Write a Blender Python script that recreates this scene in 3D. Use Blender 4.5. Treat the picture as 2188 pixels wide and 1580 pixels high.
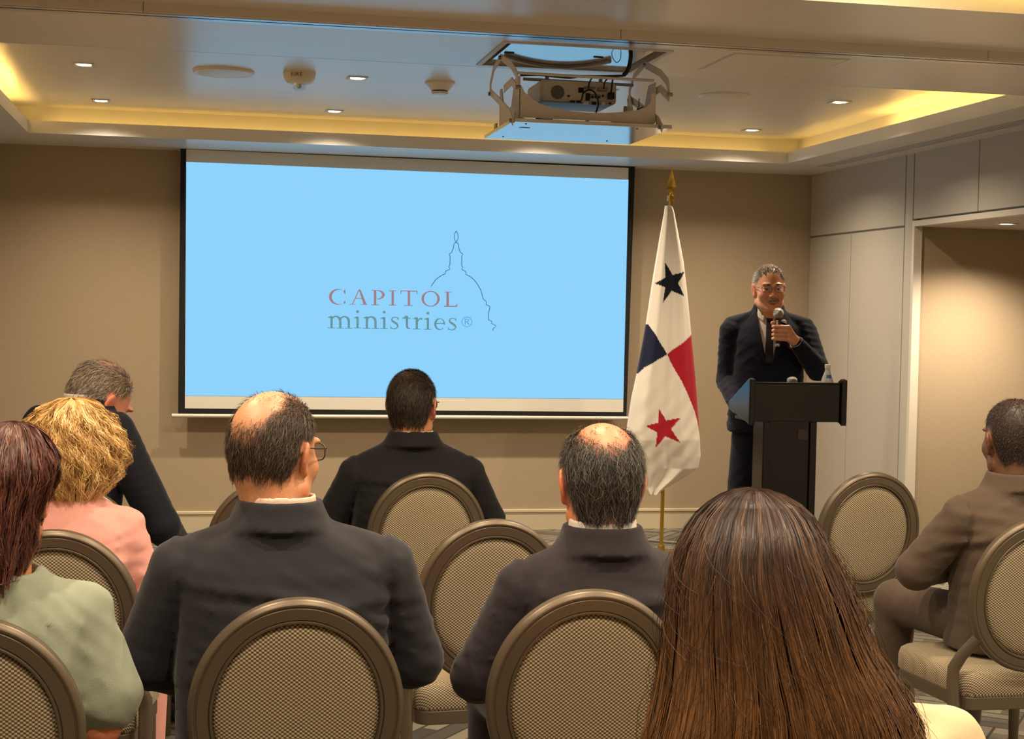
import bpy, math, random
import numpy as np
from mathutils import Matrix, Vector

# ------------------------------------------------------------------ clear
for o in list(bpy.data.objects):
    bpy.data.objects.remove(o, do_unlink=True)
scene = bpy.context.scene
COL = scene.collection

# ------------------------------------------------------------------ camera
W, H, FOC = 2188, 1580, 3300.0
CAM = np.array([0.0, 0.0, 1.5])
_y, _p, _r = np.radians([11.526, -2.102, 1.126])
_f = np.array([math.sin(_y) * math.cos(_p), math.cos(_y) * math.cos(_p), math.sin(_p)])
_a = np.array([math.cos(_y), -math.sin(_y), 0.0])
_u = np.cross(_a, _f)
RIGHT = _a * math.cos(_r) + _u * math.sin(_r)
UP = -_a * math.sin(_r) + _u * math.cos(_r)
FWD = _f
cam_data = bpy.data.cameras.new('camera')
cam = bpy.data.objects.new('camera', cam_data)
COL.objects.link(cam)
cam_data.sensor_width = 36.0
cam_data.lens = FOC / W * 36.0
cam_data.clip_start = 0.05
cam.matrix_world = Matrix(((RIGHT[0], UP[0], -FWD[0], CAM[0]), (RIGHT[1], UP[1], -FWD[1], CAM[1]),
                           (RIGHT[2], UP[2], -FWD[2], CAM[2]), (0, 0, 0, 1)))
scene.camera = cam


def at(x, y, **k):
    """photo pixel -> point on the plane X=, Y= or Z="""
    d = RIGHT * ((x - W / 2) / FOC) - UP * ((y - H / 2) / FOC) + FWD
    (ax, v), = k.items()
    i = 'XYZ'.index(ax)
    return CAM + d * ((v - CAM[i]) / d[i])


# ------------------------------------------------------------------ world and exposure
world = bpy.data.worlds.new('world')
scene.world = world
world.use_nodes = True
world.node_tree.nodes['Background'].inputs[0].default_value = (0.9, 0.75, 0.55, 1)
world.node_tree.nodes['Background'].inputs[1].default_value = 0.0
scene.view_settings.view_transform = 'Standard'
scene.view_settings.look = 'None'
scene.view_settings.gamma = 1.0
scene.view_settings.use_curve_mapping = False
scene.view_settings.exposure = 0.0

# light levels, all in one place
DOWNLIGHT_FAR, DOWNLIGHT_NEAR, DOWNLIGHT_ALCOVE = 120.0, 120.0, 165.0
WARM = (1.0, 0.815, 0.60)
COVE_WARM = (1.0, 0.60, 0.14)
COVE_FAR, COVE_SIDE, COVE_NEAR = 5.0, 24.0, 17.0
SCREEN_GLOW = 1.0

# ------------------------------------------------------------------ room numbers (metres)
YW, XR, XL, YB = 10.424, 4.28, -1.5, -2.6       # far wall, right wall, left wall, wall behind the camera
ZC, ZU, ZN = 2.523, 2.695, 2.556                # lower ceiling, raised ceiling, ceiling of the near bay
CX0, CX1, CY0, CY1 = -1.01, 3.805, 6.40, 9.695  # coffer opening
YT = 5.60                                       # partition track
NY0, NY1 = -0.4, 4.87                           # coffer of the near bay


# ------------------------------------------------------------------ materials
def srgb(r, g, b):
    def f(c):
        c /= 255.0
        return c / 12.92 if c <= 0.04045 else ((c + 0.055) / 1.055) ** 2.4
    return (f(r), f(g), f(b), 1.0)


def new_mat(name):
    m = bpy.data.materials.new(name)
    m.use_nodes = True
    nt = m.node_tree
    return m, nt, nt.nodes['Principled BSDF']


def node(nt, t, **k):
    n = nt.nodes.new(t)
    for a, v in k.items():
        setattr(n, a, v)
    return n


def mat(name, col, rough=0.6, metal=0.0, spec=0.5, noise=0.0, nscale=40.0, bump=0.0, bscale=200.0, coat=0.0, sheen=0.0):
    m, nt, b = new_mat(name)
    b.inputs['Base Color'].default_value = col
    b.inputs['Roughness'].default_value = rough
    b.inputs['Metallic'].default_value = metal
    b.inputs['Specular IOR Level'].default_value = spec
    b.inputs['Coat Weight'].default_value = coat
    b.inputs['Sheen Weight'].default_value = sheen
    L = nt.links
    tc = node(nt, 'ShaderNodeTexCoord')
    if noise:
        n = node(nt, 'ShaderNodeTexNoise')
        n.inputs['Scale'].default_value = nscale
        n.inputs['Detail'].default_value = 4
        L.new(tc.outputs['Object'], n.inputs['Vector'])
        mx = node(nt, 'ShaderNodeMix', data_type='RGBA')
        mx.inputs['A'].default_value = tuple(c * (1 - noise) for c in col[:3]) + (1,)
        mx.inputs['B'].default_value = tuple(min(1, c * (1 + noise)) for c in col[:3]) + (1,)
        L.new(n.outputs['Fac'], mx.inputs['Factor'])
        L.new(mx.outputs['Result'], b.inputs['Base Color'])
    if bump:
        n = node(nt, 'ShaderNodeTexNoise')
        n.inputs['Scale'].default_value = bscale
        n.inputs['Detail'].default_value = 3
        L.new(tc.outputs['Object'], n.inputs['Vector'])
        bp = node(nt, 'ShaderNodeBump')
        bp.inputs['Strength'].default_value = bump
        bp.inputs['Distance'].default_value = 0.01
        L.new(n.outputs['Fac'], bp.inputs['Height'])
        L.new(bp.outputs['Normal'], b.inputs['Normal'])
    return m


def emit(name, col, strength):
    m = bpy.data.materials.new(name)
    m.use_nodes = True
    nt = m.node_tree
    nt.nodes.clear()
    e = node(nt, 'ShaderNodeEmission')
    e.inputs[0].default_value = col if len(col) == 4 else (*col, 1)
    e.inputs[1].default_value = strength
    o = node(nt, 'ShaderNodeOutputMaterial')
    nt.links.new(e.outputs[0], o.inputs[0])
    return m


def attr_mat(name, rough=0.5, spec=0.4, sss=0.0, bump=0.0, bscale=300.0, sheen=0.0):
    """colour from the point attribute Col (skin with scalp stubble, hair strands, printed cloth)"""
    m, nt, b = new_mat(name)
    a = node(nt, 'ShaderNodeAttribute', attribute_name='Col')
    nt.links.new(a.outputs['Color'], b.inputs['Base Color'])
    b.inputs['Roughness'].default_value = rough
    b.inputs['Specular IOR Level'].default_value = spec
    b.inputs['Sheen Weight'].default_value = sheen
    if sss:
        b.inputs['Subsurface Weight'].default_value = sss
        b.inputs['Subsurface Radius'].default_value = (0.012, 0.005, 0.003)
        b.inputs['Subsurface Scale'].default_value = 0.5
    if bump:
        tc = node(nt, 'ShaderNodeTexCoord')
        n = node(nt, 'ShaderNodeTexNoise')
        n.inputs['Scale'].default_value = bscale
        nt.links.new(tc.outputs['Object'], n.inputs['Vector'])
        bp = node(nt, 'ShaderNodeBump')
        bp.inputs['Strength'].default_value = bump
        bp.inputs['Distance'].default_value = 0.004
        nt.links.new(n.outputs['Fac'], bp.inputs['Height'])
        nt.links.new(bp.outputs['Normal'], b.inputs['Normal'])
    return m


def math_node(nt, op, a=None, b=None):
    n = node(nt, 'ShaderNodeMath', operation=op)
    for i, v in enumerate((a, b)):
        if v is None:
            continue
        if isinstance(v, (int, float)):
            n.inputs[i].default_value = v
        else:
            nt.links.new(v, n.inputs[i])
    return n.outputs[0]


def weave_mat(name, axes, light, dark, pitch=0.0052, mix_z=False):
    """basket weave of light knots on dark ground, laid in the two given object axes"""
    m, nt, b = new_mat(name)
    tc = node(nt, 'ShaderNodeTexCoord')
    sp = node(nt, 'ShaderNodeSeparateXYZ')
    nt.links.new(tc.outputs['Object'], sp.inputs[0])
    u, v = sp.outputs[axes[0]], sp.outputs[axes[1]]
    if mix_z:
        v = math_node(nt, 'ADD', v, sp.outputs[2])
    k = math.pi / pitch
    su = math_node(nt, 'SINE', math_node(nt, 'MULTIPLY', u, k))
    sv = math_node(nt, 'SINE', math_node(nt, 'MULTIPLY', v, k * 1.25))
    pr = math_node(nt, 'MULTIPLY', su, sv)
    f = math_node(nt, 'ABSOLUTE', pr)
    sgn = math_node(nt, 'ADD', math_node(nt, 'MULTIPLY', pr, 0.5), 0.5)
    ramp = node(nt, 'ShaderNodeValToRGB')
    ramp.color_ramp.elements[0].position = 0.42
    ramp.color_ramp.elements[0].color = dark
    ramp.color_ramp.elements[1].position = 0.68
    ramp.color_ramp.elements[1].color = light
    nt.links.new(sgn, ramp.inputs[0])
    nt.links.new(ramp.outputs[0], b.inputs['Base Color'])
    b.inputs['Roughness'].default_value = 0.75
    b.inputs['Sheen Weight'].default_value = 0.1
    bp = node(nt, 'ShaderNodeBump')
    bp.inputs['Strength'].default_value = 0.6
    bp.inputs['Distance'].default_value = 0.0015
    nt.links.new(sgn, bp.inputs['Height'])
    nt.links.new(bp.outputs['Normal'], b.inputs['Normal'])
    return m


def cloth_mat(name, col, sheen=0.15, rough=0.85, var=0.12):
    """suiting: fine twill relief and slow tonal drift"""
    m, nt, b = new_mat(name)
    L = nt.links
    tc = node(nt, 'ShaderNodeTexCoord')
    n = node(nt, 'ShaderNodeTexNoise')
    n.inputs['Scale'].default_value = 9
    n.inputs['Detail'].default_value = 6
    L.new(tc.outputs['Object'], n.inputs['Vector'])
    mx = node(nt, 'ShaderNodeMix', data_type='RGBA')
    mx.inputs['A'].default_value = tuple(c * (1 - var) for c in col[:3]) + (1,)
    mx.inputs['B'].default_value = tuple(c * (1 + var) for c in col[:3]) + (1,)
    L.new(n.outputs['Fac'], mx.inputs['Factor'])
    L.new(mx.outputs['Result'], b.inputs['Base Color'])
    b.inputs['Roughness'].default_value = rough
    b.inputs['Specular IOR Level'].default_value = 0.25
    b.inputs['Sheen Weight'].default_value = sheen
    b.inputs['Sheen Roughness'].default_value = 0.45
    f = node(nt, 'ShaderNodeTexNoise')
    f.inputs['Scale'].default_value = 420
    L.new(tc.outputs['Object'], f.inputs['Vector'])
    g = node(nt, 'ShaderNodeTexNoise')
    g.inputs['Scale'].default_value = 14
    g.inputs['Detail'].default_value = 2
    L.new(tc.outputs['Object'], g.inputs['Vector'])
    b1 = node(nt, 'ShaderNodeBump')
    b1.inputs['Strength'].default_value = 0.07
    b1.inputs['Distance'].default_value = 0.02
    L.new(g.outputs['Fac'], b1.inputs['Height'])
    b2 = node(nt, 'ShaderNodeBump')
    b2.inputs['Strength'].default_value = 0.25
    b2.inputs['Distance'].default_value = 0.002
    L.new(f.outputs['Fac'], b2.inputs['Height'])
    L.new(b1.outputs['Normal'], b2.inputs['Normal'])
    L.new(b2.outputs['Normal'], b.inputs['Normal'])
    return m


def carpet_mat():
    """charcoal carpet of basket-laid diagonal bars, light and dark"""
    m, nt, b = new_mat('carpet_pattern')
    L = nt.links
    tc = node(nt, 'ShaderNodeTexCoord')
    mp = node(nt, 'ShaderNodeMapping')
    mp.inputs['Rotation'].default_value = (0, 0, math.radians(38))
    L.new(tc.outputs['Object'], mp.inputs['Vector'])
    sp = node(nt, 'ShaderNodeSeparateXYZ')
    L.new(mp.outputs[0], sp.inputs[0])
    ck = node(nt, 'ShaderNodeTexChecker')
    ck.inputs['Scale'].default_value = 1 / 0.42
    ck.inputs['Color1'].default_value = (1, 1, 1, 1)
    ck.inputs['Color2'].default_value = (0, 0, 0, 1)
    L.new(mp.outputs[0], ck.inputs['Vector'])

    def bars(src, other):
        n = node(nt, 'ShaderNodeTexNoise', noise_dimensions='2D')
        n.inputs['Scale'].default_value = 1.0
        n.inputs['Detail'].default_value = 0
        cell = math_node(nt, 'FLOOR', math_node(nt, 'MULTIPLY', src, 1 / 0.07))
        seg = math_node(nt, 'FLOOR', math_node(nt, 'ADD', math_node(nt, 'MULTIPLY', other, 1 / 0.42), math_node(nt, 'MULTIPLY', cell, 0.37)))
        cb = node(nt, 'ShaderNodeCombineXYZ')
        L.new(math_node(nt, 'MULTIPLY', cell, 3.71), cb.inputs[0])
        L.new(math_node(nt, 'MULTIPLY', seg, 5.13), cb.inputs[1])
        L.new(cb.outputs[0], n.inputs['Vector'])
        edge = math_node(nt, 'GREATER_THAN', math_node(nt, 'FRACT', math_node(nt, 'MULTIPLY', src, 1 / 0.07)), 0.16)
        return math_node(nt, 'MULTIPLY', n.outputs['Fac'], edge)
    a = bars(sp.outputs[0], sp.outputs[1])
    c = bars(sp.outputs[1], sp.outputs[0])
    mx = node(nt, 'ShaderNodeMix', data_type='FLOAT')
    L.new(ck.outputs['Fac'], mx.inputs['Factor'])
    L.new(a, mx.inputs['A'])
    L.new(c, mx.inputs['B'])
    r = node(nt, 'ShaderNodeValToRGB')
    r.color_ramp.elements[0].position = 0.2
    r.color_ramp.elements[0].color = srgb(52, 48, 42)
    r.color_ramp.elements[1].position = 0.62
    r.color_ramp.elements[1].color = srgb(128, 120, 104)
    L.new(mx.outputs['Result'], r.inputs[0])
    L.new(r.outputs[0], b.inputs['Base Color'])
    b.inputs['Roughness'].default_value = 0.95
    f = node(nt, 'ShaderNodeTexNoise')
    f.inputs['Scale'].default_value = 500
    L.new(tc.outputs['Object'], f.inputs['Vector'])
    bp = node(nt, 'ShaderNodeBump')
    bp.inputs['Strength'].default_value = 0.5
    bp.inputs['Distance'].default_value = 0.004
    L.new(f.outputs['Fac'], bp.inputs['Height'])
    L.new(bp.outputs['Normal'], b.inputs['Normal'])
    return m


def glass_mat(name, tint=(1, 1, 1, 1), clear=0.8):
    m = bpy.data.materials.new(name)
    m.use_nodes = True
    nt = m.node_tree
    nt.nodes.clear()
    t = node(nt, 'ShaderNodeBsdfTransparent')
    t.inputs[0].default_value = tint
    g = node(nt, 'ShaderNodeBsdfGlossy')
    g.inputs['Roughness'].default_value = 0.05
    mx = node(nt, 'ShaderNodeMixShader')
    mx.inputs[0].default_value = 1 - clear
    o = node(nt, 'ShaderNodeOutputMaterial')
    nt.links.new(t.outputs[0], mx.inputs[1])
    nt.links.new(g.outputs[0], mx.inputs[2])
    nt.links.new(mx.outputs[0], o.inputs[0])
    return m


M = {}
M['wall'] = mat('taupe_wallcovering', srgb(172, 154, 128), 0.85, noise=0.05, nscale=60, bump=0.12, bscale=260)
M['panel'] = mat('pale_grey_panel', srgb(186, 179, 166), 0.6, noise=0.02, bump=0.05, bscale=300)
M['frame_white'] = mat('off_white_frame_paint', srgb(214, 206, 192), 0.45)
M['base'] = mat('baseboard_paint', srgb(204, 190, 162), 0.45)
M['ceiling'] = mat('ceiling_paint', srgb(226, 223, 216), 0.27, noise=0.03, nscale=6, bump=0.04, bscale=150)
M['aluminium'] = mat('brushed_aluminium', srgb(190, 190, 190), 0.28, metal=1.0)
M['carpet'] = carpet_mat()
M['white_plastic'] = mat('white_plastic', srgb(228, 222, 210), 0.45)
M['white_metal'] = mat('white_powder_coat', srgb(222, 214, 202), 0.4, noise=0.03)
M['grey_metal'] = mat('grey_metal', srgb(150, 148, 146), 0.4, metal=0.6)
M['black'] = mat('black_plastic', srgb(16, 15, 15), 0.4)
M['black_cloth'] = mat('black_masking_cloth', srgb(10, 10, 10), 0.8)
M['gloss_white'] = mat('glossy_white_sheet_metal', srgb(222, 220, 216), 0.10, metal=0.35, spec=0.8)
M['screen_white'] = mat('screen_fabric', srgb(226, 222, 210), 0.9)
M['chair_frame'] = mat('bronze_chair_paint', srgb(104, 91, 74), 0.38, metal=0.5, noise=0.05, nscale=15)
M['chair_back_fabric'] = weave_mat('chair_back_weave', (0, 2), srgb(196, 179, 144), srgb(86, 71, 52))
M['chair_seat_fabric'] = weave_mat('chair_seat_weave', (0, 1), srgb(196, 179, 144), srgb(86, 71, 52), mix_z=True)
M['lectern'] = mat('black_lectern_laminate', srgb(8, 7, 7), 0.20, spec=0.42)
M['brass'] = mat('polished_brass', srgb(206, 168, 78), 0.22, metal=1.0)
M['gold'] = mat('gold_ring_metal', srgb(226, 190, 110), 0.2, metal=1.0)
M['chrome'] = mat('mic_grille_metal', srgb(176, 174, 168), 0.4, metal=0.9, bump=0.8, bscale=900)
M['steel'] = mat('steel', srgb(190, 190, 190), 0.25, metal=1.0)
M['bottle'] = mat('milky_bottle_glass', srgb(196, 196, 190), 0.12, spec=0.6)
M['blue_label'] = mat('blue_label', srgb(48, 92, 176), 0.4)
M['skin'] = attr_mat('skin', rough=0.45, spec=0.4, sss=0.12, bump=0.15, bscale=260)
M['hair'] = attr_mat('hair_strands', rough=0.42, spec=0.35)
M['print'] = attr_mat('flag_cloth', rough=0.85, spec=0.2, sheen=0.1, bump=0.1, bscale=600)
M['lens'] = glass_mat('spectacle_lens', (0.9, 0.95, 1.0, 1), 0.82)
M['lens_emit'] = emit('downlight_lens', (1.0, 0.86, 0.64), 9.0)
M['shirt_white'] = cloth_mat('white_shirt_cotton', srgb(226, 218, 208), 0.05, 0.8, 0.03)
M['shirt_pink'] = cloth_mat('pale_pink_shirt_cotton', srgb(228, 196, 176), 0.05, 0.8, 0.03)
M['suit_charcoal'] = cloth_mat('charcoal_suiting', srgb(37, 36, 40), 0.12)
M['suit_plum'] = cloth_mat('plum_black_suiting', srgb(40, 34, 37), 0.12)
M['suit_black'] = cloth_mat('black_suiting', srgb(21, 19, 21), 0.08)
M['suit_navy'] = cloth_mat('navy_suiting', srgb(20, 22, 38), 0.08)
M['suit_navy_dark'] = cloth_mat('dark_navy_suiting', srgb(18, 20, 29), 0.08)
M['suit_brown'] = cloth_mat('brown_grey_suiting', srgb(80, 66, 53), 0.12)
M['top_green'] = cloth_mat('sage_green_linen', srgb(136, 142, 122), 0.1, 0.9, 0.1)
M['top_pink'] = cloth_mat('blush_pink_crepe', srgb(222, 158, 146), 0.1, 0.85, 0.04)
M['top_cream'] = cloth_mat('cream_cotton', srgb(214, 184, 144), 0.05, 0.85, 0.05)
M['tie'] = cloth_mat('dark_tie_silk', srgb(38, 26, 32), 0.3, 0.5)
M['burgundy'] = cloth_mat('burgundy_silk', srgb(74, 26, 34), 0.3, 0.5)
M['shoe'] = mat('black_shoe_leather', srgb(20, 17, 16), 0.3)
M['paper'] = mat('enamel_pin', srgb(232, 222, 200), 0.35)


# ------------------------------------------------------------------ object helpers
def link(o, parent=None):
    COL.objects.link(o)
    if parent is not None:
        o.parent = parent
    return o


def empty(name, loc=(0, 0, 0), rz=0.0):
    o = bpy.data.objects.new(name, None)
    o.empty_display_size = 0.1
    o.location = tuple(float(v) for v in loc)
    o.rotation_euler = (0, 0, rz)
    return link(o)


def tag(o, label, cat, group=None, kind=None):
    o['label'] = label
    o['category'] = cat
    if group:
        o['group'] = group
    if kind:
        o['kind'] = kind
    return o


def structure(o, label=None):
    o['kind'] = 'structure'
    if label:
        o['label'] = label
    return o


class MB:
    """collects simple shapes and builds them as one mesh object"""

    def __init__(s):
        s.v, s.f = [], []

    def add(s, vs, fs):
        n = len(s.v)
        s.v += [tuple(float(c) for c in p) for p in vs]
        s.f += [tuple(i + n for i in f) for f in fs]
        return s

    def box(s, a, b):
        x0, y0, z0 = a
        x1, y1, z1 = b
        return s.add([(x0, y0, z0), (x1, y0, z0), (x1, y1, z0), (x0, y1, z0), (x0, y0, z1), (x1, y0, z1), (x1, y1, z1), (x0, y1, z1)],
                     [(3, 2, 1, 0), (4, 5, 6, 7), (0, 1, 5, 4), (1, 2, 6, 5), (2, 3, 7, 6), (3, 0, 4, 7)])

    def prism(s, poly, d):
        """polygon of 3D points extruded by vector d"""
        n = len(poly)
        d = np.array(d, float)
        vs = [np.array(p, float) for p in poly] + [np.array(p, float) + d for p in poly]
        return s.add(vs, [tuple(range(n))[::-1], tuple(range(n, 2 * n))] + [(i, (i + 1) % n, n + (i + 1) % n, n + i) for i in range(n)])

    def tube(s, pts, r, seg=10, closed=False):
        pts = [np.array(p, float) for p in pts]
        n = len(pts)
        rs = r if hasattr(r, '__len__') else [r] * n
        vs, fs = [], []
        ref = None
        for i in range(n):
            a = pts[(i - 1) % n] if (closed or i > 0) else pts[0]
            b = pts[(i + 1) % n] if (closed or i < n - 1) else pts[-1]
            t = b - a
            t /= (np.linalg.norm(t) + 1e-12)
            if ref is None:
                ref = np.array([0, 0, 1.0]) if abs(t[2]) < 0.9 else np.array([1.0, 0, 0])
            e1 = ref - t * (ref @ t)
            e1 /= (np.linalg.norm(e1) + 1e-12)
            e2 = np.cross(t, e1)
            ref = e1
            for k in range(seg):
                an = 2 * math.pi * k / seg
                vs.append(pts[i] + (e1 * math.cos(an) + e2 * math.sin(an)) * rs[i])
        m = n if closed else n - 1
        for i in range(m):
            j = (i + 1) % n
            for k in range(seg):
                l = (k + 1) % seg
                fs.append((i * seg + k, i * seg + l, j * seg + l, j * seg + k))
        if not closed:
            fs.append(tuple(range(seg))[::-1])
            fs.append(tuple((n - 1) * seg + k for k in range(seg)))
        return s.add(vs, fs)

    def lathe(s, prof, seg=28, c=(0, 0, 0), axis='Z'):
        """profile of (radius, height)"""
        vs, fs = [], []
        for r, h in prof:
            for k in range(seg):
                a = 2 * math.pi * k / seg
                p = (r * math.cos(a), r * math.sin(a), h)
                if axis == 'Y':
                    p = (p[0], h, p[1])
                elif axis == 'X':
                    p = (h, p[0], p[1])
                vs.append((p[0] + c[0], p[1] + c[1], p[2] + c[2]))
        n = len(prof)
        for i in range(n - 1):
            for k in range(seg):
                l = (k + 1) % seg
                fs.append((i * seg + k, i * seg + l, (i + 1) * seg + l, (i + 1) * seg + k))
        fs.append(tuple(range(seg))[::-1])
        fs.append(tuple((n - 1) * seg + k for k in range(seg)))
        return s.add(vs, fs)

    def mesh(s, name, smooth=None):
        me = bpy.data.meshes.new(name)
        me.from_pydata(s.v, [], s.f)
        me.validate()
        import bmesh
        bm = bmesh.new()
        bm.from_mesh(me)
        bmesh.ops.recalc_face_normals(bm, faces=bm.faces)
        bm.to_mesh(me)
        bm.free()
        if smooth is not None:
            me.polygons.foreach_set('use_smooth', [True] * len(me.polygons))
            if smooth < 180:
                me.set_sharp_from_angle(angle=math.radians(smooth))
        return me

    def build(s, name, material, parent=None, smooth=None, bevel=0.0):
        me = s.mesh(name, smooth)
        me.materials.append(material)
        o = bpy.data.objects.new(name, me)
        link(o, parent)
        if bevel:
            b = o.modifiers.new('bevel', 'BEVEL')
            b.width = bevel
            b.segments = 2
            b.limit_method = 'ANGLE'
            b.harden_normals = False
        return o


def box(name, a, b, material, parent=None, bevel=0.0):
    return MB().box(a, b).build(name, material, parent, bevel=bevel)


def copy_tree(o, parent=None):
    c = o.copy()
    link(c, parent)
    for ch in list(o.children):
        copy_tree(ch, c)
    return c


def spot(loc, power, size_deg=120, blend=0.7, radius=0.035, color=WARM, parent=None, name='downlight_lamp'):
    l = bpy.data.lights.new(name, 'SPOT')
    l.energy = power
    l.color = color
    l.spot_size = math.radians(size_deg)
    l.spot_blend = blend
    l.shadow_soft_size = radius
    o = bpy.data.objects.new(name, l)
    o.location = loc
    return link(o, parent)

# ================================================================== THE SETTING
structure(box('floor', (XL - 0.1, YB - 0.1, -0.08), (XR + 2.0, YW + 0.1, 0.0), M['carpet']), 'charcoal carpet with diagonal bars')
structure(box('wall_back', (XL - 0.1, YW, 0), (XR + 0.1, YW + 0.1, 3.1), M['wall']), 'taupe wall behind the screen')
structure(box('wall_left', (XL - 0.1, YB, 0), (XL, YW, 3.1), M['wall']), 'taupe side wall')
structure(box('wall_rear', (XL - 0.1, YB - 0.1, 0), (XR + 0.1, YB, 3.1), M['wall']), 'taupe wall at the rear of the room')

bb = MB().prism([(XL, YW, 0), (XL, YW - 0.012, 0), (XL, YW - 0.012, 0.118), (XL, YW - 0.02, 0.124), (XL, YW - 0.02, 0.138), (XL, YW - 0.014, 0.142), (XL, YW, 0.142)],
                (XR - XL - 0.03, 0, 0))
structure(bb.build('baseboard_back', M['base']), 'tall cream baseboard with a capped top edge')
bb = MB().prism([(XL, YB, 0), (XL + 0.012, YB, 0), (XL + 0.012, YB, 0.118), (XL + 0.02, YB, 0.124), (XL + 0.02, YB, 0.142), (XL, YB, 0.142)], (0, YW - YB, 0))
structure(bb.build('baseboard_left', M['base']), 'tall cream baseboard')

# ---- right wall: backing, panels with dark joints, alcove
ALY0, ALY1, ALZ = 6.30, 8.80, 2.075
wr = MB()
wr.box((XR + 0.02, ALY1, 0), (XR + 0.12, YW, 3.1))
wr.box((XR + 0.02, YB, 0), (XR + 0.12, ALY0, 3.1))
wr.box((XR + 0.02, ALY0, ALZ + 0.06), (XR + 0.12, ALY1, 3.1))
wall_right = structure(wr.build('wall_right', M['panel']), 'panelled wall of pale grey boards')
G = 0.004


def panel(y0, y1, z0, z1):
    return box('panel', (XR, y0 + G, z0 + G), (XR + 0.022, y1 - G, z1 - G), M['panel'], wall_right, bevel=0.0015)


panel(8.915, YW, 2.085, ZC + 0.05)
panel(9.71, YW, 0, 2.080)
panel(8.915, 9.71, 0, 2.080)
panel(8.805, 8.912, 0, ZC + 0.05)
for y0, y1 in ((8.0, 8.80), (7.2, 8.0), (6.3, 7.2)):
    panel(y0, y1, 2.118, ZC + 0.05)
panel(5.55, 6.3, 0, ZC + 0.05)
for k in range(6):
    panel(YB + 1.35 * k, YB + 1.35 * (k + 1), 0, 2.6)
fr = MB()
fr.box((XR - 0.004, ALY1 - 0.03, 0), (XR + 0.05, ALY1 + 0.002, ALZ + 0.035))
fr.box((XR - 0.004, ALY0, ALZ), (XR + 0.05, ALY1 - 0.03, ALZ + 0.035))
fr.box((XR - 0.004, ALY0 - 0.002, 0), (XR + 0.05, ALY0 + 0.03, ALZ + 0.035))
fr.build('opening_frame', M['frame_white'], wall_right, bevel=0.002)
al = MB()
al.box((XR + 0.05, ALY1 - 0.005, 0), (XR + 1.9, ALY1 + 0.09, ALZ + 0.1))
al.box((XR + 1.9, ALY0 - 0.1, 0), (XR + 2.0, ALY1 + 0.09, ALZ + 0.1))
al.box((XR + 0.05, ALY0 - 0.1, 0), (XR + 1.9, ALY0 + 0.005, ALZ + 0.1))
structure(al.build('wall_alcove', M['wall']), 'taupe walls of the side alcove')
structure(box('ceiling_alcove', (XR + 0.05, ALY0, ALZ), (XR + 1.95, ALY1, ALZ + 0.1), M['ceiling']), 'ceiling of the side alcove')

# ---- ceiling of the far bay
HX0, HX1, HY0, HY1 = 1.135, 1.765, 5.775, 6.31      # projector hatch
cl = MB()
SX0, SX1, SY0, SY1 = 4.035, 4.157, CY0 - 0.006, 9.815      # air slot
cl.box((XL, SY1, ZC), (XR, YW, ZC + 0.03))
cl.box((XL, CY1 + 0.006, ZC), (SX0, SY1, ZC + 0.03))
cl.box((SX1, CY1 + 0.006, ZC), (XR, SY1, ZC + 0.03))
cl.box((XL, CY0 - 0.006, ZC), (CX0 - 0.006, CY1 + 0.006, ZC + 0.03))
cl.box((CX1 + 0.006, CY0 - 0.006, ZC), (SX0, CY1 + 0.006, ZC + 0.03))
cl.box((SX1, CY0 - 0.006, ZC), (XR, CY1 + 0.006, ZC + 0.03))
y_t = YT + 0.07
cl.box((XL, y_t, ZC), (HX0, CY0 - 0.006, ZC + 0.03))
cl.box((HX1, y_t, ZC), (XR, CY0 - 0.006, ZC + 0.03))
cl.box((HX0, y_t, ZC), (HX1, HY0, ZC + 0.03))
cl.box((HX0, HY1, ZC), (HX1, CY0 - 0.006, ZC + 0.03))
ceiling = structure(cl.build('ceiling', M['ceiling']), 'white painted ceiling with a lit recessed tray')
LIP, CV, ZL = 0.02, 0.125, 2.598
lp = MB()
lp.box((CX0 - LIP, CY1, ZC - 0.0004), (CX1 + LIP, CY1 + LIP, ZL))
lp.box((CX0 - LIP, CY0 - LIP, ZC - 0.0004), (CX1 + LIP, CY0, ZL))
lp.box((CX0 - LIP, CY0, ZC - 0.0004), (CX0, CY1, ZL))
lp.box((CX1, CY0, ZC - 0.0004), (CX1 + LIP, CY1, ZL))
lp.build('tray_lip', M['ceiling'], ceiling)
cw = MB()
x0, x1, y0, y1 = CX0 - CV, CX1 + CV, CY0 - CV, CY1 + CV
cw.box((x0 - 0.03, y1, ZC + 0.02), (x1 + 0.03, y1 + 0.03, ZU + 0.05))
cw.box((x0 - 0.03, y0 - 0.03, ZC + 0.02), (x1 + 0.03, y0, ZU + 0.05))
cw.box((x0 - 0.03, y0, ZC + 0.02), (x0, y1, ZU + 0.05))
cw.box((x1, y0, ZC + 0.02), (x1 + 0.03, y1, ZU + 0.05))
cw.build('cove_wall', M['ceiling'], ceiling)
box('raised_ceiling', (x0 - 0.02, y0 - 0.02, ZU), (x1 + 0.02, y1 + 0.02, ZU + 0.05), M['ceiling'], ceiling)
# LED strips lying on the ledge behind the lip
zl = ZC + 0.035


def led(name, a, b, strength, end=''):
    m = emit('led_warm_%.1f' % strength, COVE_WARM, strength)
    o = box('light_strip' + end, a, b, m)
    return tag(o, name, 'light strip', 'hidden light strips of the ceiling trays')


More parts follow.
